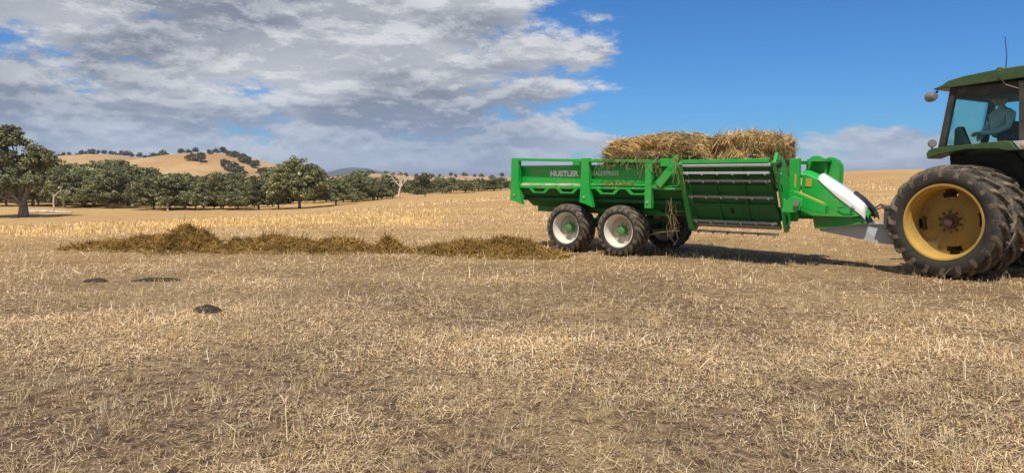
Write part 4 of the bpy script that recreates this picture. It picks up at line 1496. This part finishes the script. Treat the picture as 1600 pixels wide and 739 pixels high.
# ------------------------------------------------------------------ tractor
TX, TY, TH = 8.05, 11.77, 57.0
TRACTOR = empty('tractor', (TX, TY, float(zg(TX, TY))), R(-TH))
tag(TRACTOR, 'old dark green tractor with yellow dual rear wheels and glazed cab towing the trailer', 'tractor')


def build_tractor():
    P = TRACTOR
    for s in (-1, 1):
        tractor_wheel(P, s * 1.47, s > 0, .25)
        tractor_wheel(P, s * .87, s > 0, .1)
    MB().tube([(0, -1.40, .868), (0, 1.40, .868)], .11, 16).build('rear_axle', M['tractor_dark'], P, smooth=True)
    MB().box((-.45, -.30, .55), (1.3, .30, 1.25)).build('transmission', M['tractor_dark'], P, bevel=.03)
    # swinging drawbar reaching round to the trailer's ring
    tip = TRACTOR.matrix_basis.inverted() @ (TRAILER.matrix_basis @ Vector((5.86, .25, .52)))
    MB().bar((.2, 0, .47), (tip.x, tip.y, .47), .09, .06).build('drawbar', M['tractor_dark'], P)
    MB().lathe([(-.12, .022), (.12, .022), (.125, .0)], 10, axis='z').build('hitch_pin', M['steel'], P, loc=(tip.x, tip.y, .53))
    for s in (-1, 1):
        MB().bar((-.35, s * .33, .62), (-.85, s * .40, .55), .05, .09).build('lift_arm', M['tractor_dark'], P)
    # cab tub and floor
    MB().prism([(-.42, 1.30), (-.50, 1.99), (.62, 2.02), (1.30, 1.90), (1.34, 1.18), (.6, 1.10)], -.52, .52).build('cab_tub', M['tractor_dark'], P, bevel=.02)
    for s in (-1, 1):
        y0, y1 = sorted((s * .58, s * 1.02))
        MB().prism([(-.60, 1.86), (-.62, 1.95), (-.58, 2.01), (-.50, 2.035), (.52, 2.115), (.60, 2.09), (.71, 1.97), (.58, 1.955), (.44, 1.99), (0, 2.0), (-.42, 1.93)], y0, y1).build('fender', M['tractor_green'], P, bevel=.012)
        MB().prism([(-.46, 1.87), (0, 1.95), (.5, 1.94), (.75, 1.6), (.9, 1.2), (.80, 1.2), (.6, 1.55), (.42, 1.78), (0, 1.80), (-.40, 1.74)], s * .55 - .03, s * .55 + .03).build('inner_fender', M['tractor_dark'], P)
        # lamp cluster set in the fender's front
        fl = MB().prism([(.62, 2.105), (.72, 1.972), (1.04, 1.985), (1.06, 2.06), (1.0, 2.115)], min(s * .64, s * 1.0), max(s * .64, s * 1.0)).build('lamp_housing', M['bright_steel'], P, bevel=.01)
        for k in range(2):
            MB().lathe([(0, .052), (-.018, .05), (-.026, .03), (-.026, 0)], 16, c=(.78 + .14 * k, 0, 2.045)).build('lamp', M['lamp'], fl, smooth=True, loc=(0, -1.002 if s < 0 else 1.0, 0), rot=(0, 0, 0) if s < 0 else (0, 0, 0))
        # cab posts
        MB().bar((-.52, s * .72, 2.02), (-.38, s * .70, 3.02), .09, .09, (1, 0, 0)).build('cab_post', M['interior'], P)
        MB().bar((.66, s * .73, 2.02), (.60, s * .71, 3.02), .06, .13, (0, 1, 0)).build('cab_post', M['interior'], P)
        MB().bar((1.34, s * .60, 1.95), (1.22, s * .60, 3.02), .06, .07, (0, 1, 0)).build('cab_post', M['interior'], P)
        MB().bar((-.44, s * .715, 2.93), (1.22, s * .66, 2.95), .04, .17).build('window_valance', M['interior'], P)
        MB().bar((-.46, s * .72, 2.05), (1.30, s * .66, 2.08), .05, .06).build('window_sill', M['tractor_dark'], P)
        MB().poly3([(-.46, s * .735, 2.09), (.60, s * .735, 2.10), (.56, s * .715, 2.86), (-.36, s * .715, 2.86)], (0, s * .006, 0)).build('window_pane', M['glass'], P)
        MB().poly3([(.73, s * .725, 2.09), (1.30, s * .645, 2.10), (1.20, s * .63, 2.86), (.68, s * .71, 2.86)], (0, s * .006, 0)).build('window_pane', M['glass'], P)
        MB().poly3([(.70, s * .60, 1.35), (1.28, s * .58, 1.35), (1.28, s * .61, 2.04), (.70, s * .66, 2.02)], (0, s * .03, 0)).build('door', M['tractor_green'], P)
    MB().poly3([(-.52, -.665, 2.09), (-.52, .665, 2.09), (-.42, .645, 2.86), (-.42, -.645, 2.86)], (-.006, 0, 0)).build('window_pane', M['glass'], P)
    MB().poly3([(1.36, -.55, 2.0), (1.36, .55, 2.0), (1.24, .55, 2.86), (1.24, -.55, 2.86)], (.006, 0, 0)).build('window_pane', M['glass'], P)
    MB().prism([(-.37, 2.84), (-.39, 3.0), (1.22, 3.06), (1.20, 2.86)], -.70, .70).build('headliner', M['interior'], P)
    rf = [(-.66, 3.005), (-.665, 3.025), (-.52, 3.075), (-.44, 3.13), (-.20, 3.18), (.25, 3.225), (.8, 3.25), (1.25, 3.22), (1.46, 3.12), (1.48, 3.08), (1.20, 3.07), (.6, 3.06)]
    MB().prism(rf, -.80, .80).build('roof', M['tractor_green'], P, bevel=.03)
    # work lamp, fender marker, antenna, beacon base
    wl = MB().lathe([(-.09, .0), (-.085, .05), (-.03, .078), (.03, .085), (.075, .085), (.085, .07), (.088, 0)], 18).build('work_lamp', M['steel'], P, smooth=True, loc=(-.70, -.76, 2.90), rot=(0, R(0), R(60)))
    MB().bar((-.62, -.74, 2.99), (-.68, -.75, 2.92), .03, .03).build('lamp_bracket', M['black'], P)
    MB().lathe([(-.03, .0), (-.03, .055), (.0, .068), (.03, .055), (.03, .0)], 16).build('marker_lamp', M['steel'], P, smooth=True, loc=(-.55, -.98, 2.115), rot=(0, 0, R(35)))
    MB().tube([(-.55, -.98, 2.02), (-.55, -.98, 2.06)], .014, 8).build('marker_stalk', M['black'], P)
    MB().tube([(.36, -.72, 3.22), (.36, -.72, 3.45), (.33, -.74, 3.72)], [.008, .006, .005], 7).build('antenna', M['black'], P)
    MB().lathe([(0, .05), (.03, .05), (.05, .03), (.05, 0)], 12, axis='z').build('antenna_base', M['hubbrown'], P, loc=(.27, -.70, 3.215))
    MB().tube([(.36, -.75, 3.24), (.30, -.815, 3.13), (.40, -.80, 2.98), (.58, -.76, 2.90)], .008, 6).build('antenna_cable', M['black'], P)
    # seat, steering, console inside
    st = MB().box((-.16, -.26, 1.96), (.32, .26, 2.11)).build('seat', M['interior'], P, bevel=.03)
    MB().prism([(.27, 2.10), (.36, 2.45), (.30, 2.46), (.20, 2.10)], -.24, .24).build('seat_back', M['interior'], st, bevel=.03)
    MB().tube([(1.10, 0, 1.95), (.92, 0, 2.30)], .03, 8).build('steering_column', M['interior'], P)
    ring = [(.90 + .19 * math.cos(t) * .45, .19 * math.sin(t), 2.30 + .19 * math.cos(t) * .85) for t in np.linspace(0, 2 * math.pi, 21)]
    MB().tube(ring, .013, 6, False).build('steering_wheel', M['interior'], P, smooth=True)
    MB().prism([(-.40, 2.02), (-.40, 2.36), (-.33, 2.40), (-.20, 2.1), (-.18, 2.02)], -.60, -.40).build('control_console', M['interior'], P, bevel=.02)
    # bonnet, engine, front axle and wheels
    MB().prism([(1.36, 1.25), (1.36, 1.93), (1.6, 1.93), (3.2, 1.86), (3.36, 1.80), (3.40, 1.20)], -.36, .36).build('bonnet', M['tractor_green'], P, bevel=.05)
    MB().box((1.3, -.28, .72), (3.2, .28, 1.245)).build('engine', M['tractor_dark'], P, bevel=.03)
    MB().box((3.402, -.32, 1.28), (3.43, .32, 1.74)).build('grille', M['black'], P)
    MB().tube([(2.5, -.25, 1.85), (2.5, -.25, 2.75)], .045, 12).build('exhaust_pipe', M['black'], P, smooth=True)
    MB().tube([(2.75, -.82, .60), (2.75, 0, .66), (2.75, .82, .60)], .07, 10).build('front_axle', M['tractor_dark'], P)
    for s in (-1, 1):
        w = MB().lathe([(-.12, .37), (-.13, .36), (-.11, .33), (-.02, .31), (0, .3), (0, .1), (-.03, .09), (-.03, .0)], 32).build('front_wheel', M['yellow'], P, smooth=True, loc=(2.75, s * .86, .585), rot=(0, 0, math.pi if s > 0 else 0))
        link('tyre', F_TYRE, None, w)
    for k in range(3):
        MB().box((.85, -.86, .62 + k * .36), (1.15, -.64, .66 + k * .36)).build('step', M['black'], P)
    MB().bar((.83, -.75, .60), (.83, -.75, 1.5), .04, .04, (1, 0, 0)).build('step_frame', M['black'], P)


build_tractor()


# ------------------------------------------------------------------ driver, turned in the seat to watch the trailer
def skin_body(name, chains, mat, parent=None, root=0, sub=2, mtx=None):
    """chains: list of [(pos, radius)...]; points with the same position are shared"""
    vs, rad, ed, idx = [], [], [], {}
    for ch in chains:
        prev = None
        for p, rr in ch:
            key = tuple(round(c, 4) for c in p)
            if key not in idx:
                idx[key] = len(vs)
                vs.append(p)
                rad.append(rr)
            i = idx[key]
            if prev is not None and prev != i:
                ed.append((prev, i))
            prev = i
    me = bpy.data.meshes.new(name)
    me.from_pydata(vs, ed, [])
    o = bpy.data.objects.new(name, me)
    COL.objects.link(o)
    o.modifiers.new('skin', 'SKIN')
    for i, sv in enumerate(me.skin_vertices[0].data):
        r0 = rad[i] if isinstance(rad[i], tuple) else (rad[i], rad[i])
        sv.radius = r0
        sv.use_root = (i == root)
    sb = o.modifiers.new('sub', 'SUBSURF')
    sb.levels = sb.render_levels = sub
    bpy.context.view_layer.update()
    m2 = bpy.data.meshes.new_from_object(o.evaluated_get(bpy.context.evaluated_depsgraph_get()))
    bpy.data.objects.remove(o)
    m2.name = name
    m2.materials.clear()
    q = link(name, m2, mat, parent, smooth=True)
    return q


def build_driver():
    # local frame: x towards where he looks, y to his left, z up from the seat
    base = TRACTOR.matrix_basis @ Vector((.06, -.02, 2.11))
    D = empty('person', base, R(-TH - 122))
    D.scale = (1.12, 1.12, 1.08)
    tag(D, 'person in blue-grey shirt and dark peaked cap seated in cab, looking back at trailer', 'person')
    sh, el_ = .19, .0
    body = [
        [((0, 0, .07), (.15, .115)), ((.0, 0, .20), (.15, .12)), ((.01, 0, .36), (.165, .125)), ((.0, 0, .46), (.13, .10)), ((.01, 0, .53), .058), ((.025, 0, .585), .055)],
        [((.0, 0, .46), (.13, .10)), ((0, .17, .455), .072), ((.04, .235, .26), .058), ((.20, .17, .17), .047), ((.33, .02, .16), .036)],
        [((.0, 0, .46), (.13, .10)), ((0, -.17, .455), .072), ((.03, -.235, .25), .058), ((.20, -.16, .12), .047), ((.32, -.02, .09), .036)],
    ]
    b = skin_body('body', body, M['shirt'], D)
    f, g2 = Vector((-.53, .85, 0)), Vector((.85, .53, 0))      # lap points ahead, the trunk is twisted round
    def lp(q, side, z):
        p = f * q + g2 * side
        return (p.x, p.y, z)
    legs = [[((0, 0, .075), .12), (lp(.08, w * .10, .085), .10), (lp(.40, w * .14, .08), .078), (lp(.48, w * .15, -.13), .058)] for w in (-1, 1)]
    skin_body('trousers', legs, M['jeans'], D)
    # head with brow, nose, chin and ears
    import bmesh
    bm = bmesh.new()
    bmesh.ops.create_uvsphere(bm, u_segments=24, v_segments=18, radius=1)
    for v in bm.verts:
        x, y, z = v.co
        fx = .098 * x
        if x > 0:
            fx *= 1 - .12 * max(0, -z)
        yy = .074 * y * (1 - .25 * max(0, -z) ** 1.5)
        zz = .118 * z
        nose = math.exp(-((y / .16) ** 2) - ((z + .12) / .17) ** 2) * max(0, x) ** 4
        chin = math.exp(-((y / .3) ** 2) - ((z + .78) / .2) ** 2) * max(0, x)
        brow = math.exp(-((z - .18) / .12) ** 2) * max(0, x) ** 3 * .3
        eye = sum(math.exp(-(((y - q) / .14) ** 2) - ((z - .02) / .1) ** 2) for q in (-.36, .36)) * max(0, x) ** 2
        mouth = math.exp(-((y / .3) ** 2) - ((z + .48) / .05) ** 2) * max(0, x) ** 2
        v.co = (fx + .030 * nose + .016 * chin + .008 * brow - .010 * eye - .006 * mouth, yy, zz)
    hm = bpy.data.meshes.new('head')
    bm.to_mesh(hm)
    bm.free()
    hd = link('head', hm, M['skin'], D, (.045, 0, .675), (0, R(6), R(-54)), smooth=True)
    for s in (-1, 1):
        MB().lathe([(-.006, .0), (-.008, .018), (0, .026), (.008, .018), (.006, 0)], 12).build('ear', M['skin'], hd, smooth=True, loc=(-.005, s * .076, -.005)).scale = (.75, 1, 1.2)
        MB().lathe([(-.005, 0), (-.003, .007), (.004, .009)], 10).build('eye', M['black'], hd, loc=(.083, s * .027, .003), rot=(0, 0, R(90)))
    MB().lathe([(-.06, .094), (-.02, .097), (.03, .093), (.055, .07), (.06, .0)], 20, axis='z').build('hair', M['hubbrown'], hd, smooth=True, loc=(-.012, 0, .05)).scale = (1.02, .82, 1)
    cp = MB().lathe([(.0, .103), (.03, .105), (.07, .090), (.095, .055), (.102, .0)], 24, axis='z').build('cap', M['cap'], hd, smooth=True, loc=(-.004, 0, .045))
    cp.scale = (1.0, .84, 1)
    bv, bf = [], []
    for i in range(5):
        for k, t in enumerate(np.linspace(R(-62), R(62), 9)):
            rr = .095 + .075 * i / 4 * math.cos(t) ** .5
            bv.append((rr * math.cos(t), rr * math.sin(t), .005 - .010 * (i / 4) - .03 * (math.sin(t)) ** 2 * (i / 4)))
    for i in range(4):
        for k in range(8):
            bf.append((i * 9 + k, i * 9 + k + 1, (i + 1) * 9 + k + 1, (i + 1) * 9 + k))
    pk = MB().add(bv, bf).build('cap_peak', M['cap'], hd, smooth=True, loc=(-.002, 0, .045))
    md = pk.modifiers.new('t', 'SOLIDIFY')
    md.thickness = .006
    # hands folded over each other, five fingers each
    for s, wrist in ((1, Vector((.33, .02, .16))), (-1, Vector((.32, -.02, .09)))):
        d = Vector((.35, -s * .9, -.1)).normalized()
        across = Vector((.55, s * .2, -.75)).normalized()
        palm = wrist + d * .065
        ch = [[(tuple(wrist - d * .01), .027), (tuple(palm), (.036, .02))]]
        for k, ln in enumerate((.062, .072, .068, .052)):
            a = palm + across * (.027 - .018 * k) + d * .012
            b2 = a + d * ln * .5 + Vector((.006, 0, -.004))
            c2 = b2 + d * ln * .45 - Vector((.022, 0, .008))
            ch.append([(tuple(palm), (.036, .02)), (tuple(a), .0095), (tuple(b2), .009), (tuple(c2), .0075)])
        a = wrist + d * .03 + across * .03
        ch.append([(tuple(palm), (.036, .02)), (tuple(a), .012), (tuple(a + d * .03 + across * .022), .0105), (tuple(a + d * .058 + across * .026), .0085)])
        skin_body('hand', ch, M['skin'], D, sub=1)


build_driver()


# ------------------------------------------------------------------ dark lumps on the stubble
def lump(name, label, cat, x, y, rx, ry, h, seed, mat, segs=(26, 9)):
    r = np.random.default_rng(seed)
    V, F = [], []
    nu, nv = segs
    for j in range(nv):
        q = j / (nv - 1)
        for i in range(nu):
            t = 2 * math.pi * i / nu
            w = 1 + .22 * math.sin(2 * t + seed) + .12 * math.sin(5 * t + 2 * seed)
            V.append((rx * w * math.cos(t) * (1 - q ** 1.6), ry * w * math.sin(t) * (1 - q ** 1.6), -.02 + (h + .02) * (1 - (1 - q) ** 2)))
    V = np.array(V)
    V[:, 2] += (vnoise(V[:, 0] * 1 + seed, V[:, 1], .06, seed, 3) - .5) * h * .6
    for j in range(nv - 1):
        for i in range(nu):
            F.append((j * nu + i, j * nu + (i + 1) % nu, (j + 1) * nu + (i + 1) % nu, (j + 1) * nu + i))
    o = link(name, mesh_np(name, V, [np.array(F)]), mat, None, (x, y, float(zg(x, y))), smooth=True)
    return tag(o, label, cat)


lump('dung_pat', 'single black rounded dung pat lying on pale stubble in the open foreground', 'dung', -3.57, 8.15, .17, .12, .085, 3, M['dung'])
lump('dung_pat', 'flat black dung pat, shorter and thicker of the two lying end to end', 'dung', -6.30, 10.55, .20, .09, .06, 5, M['dung'])
lump('dung_pat', 'long thin black strip of dung, longer of the two lying end to end', 'dung', -5.45, 10.66, .40, .07, .055, 6, M['dung'])
build_haze()
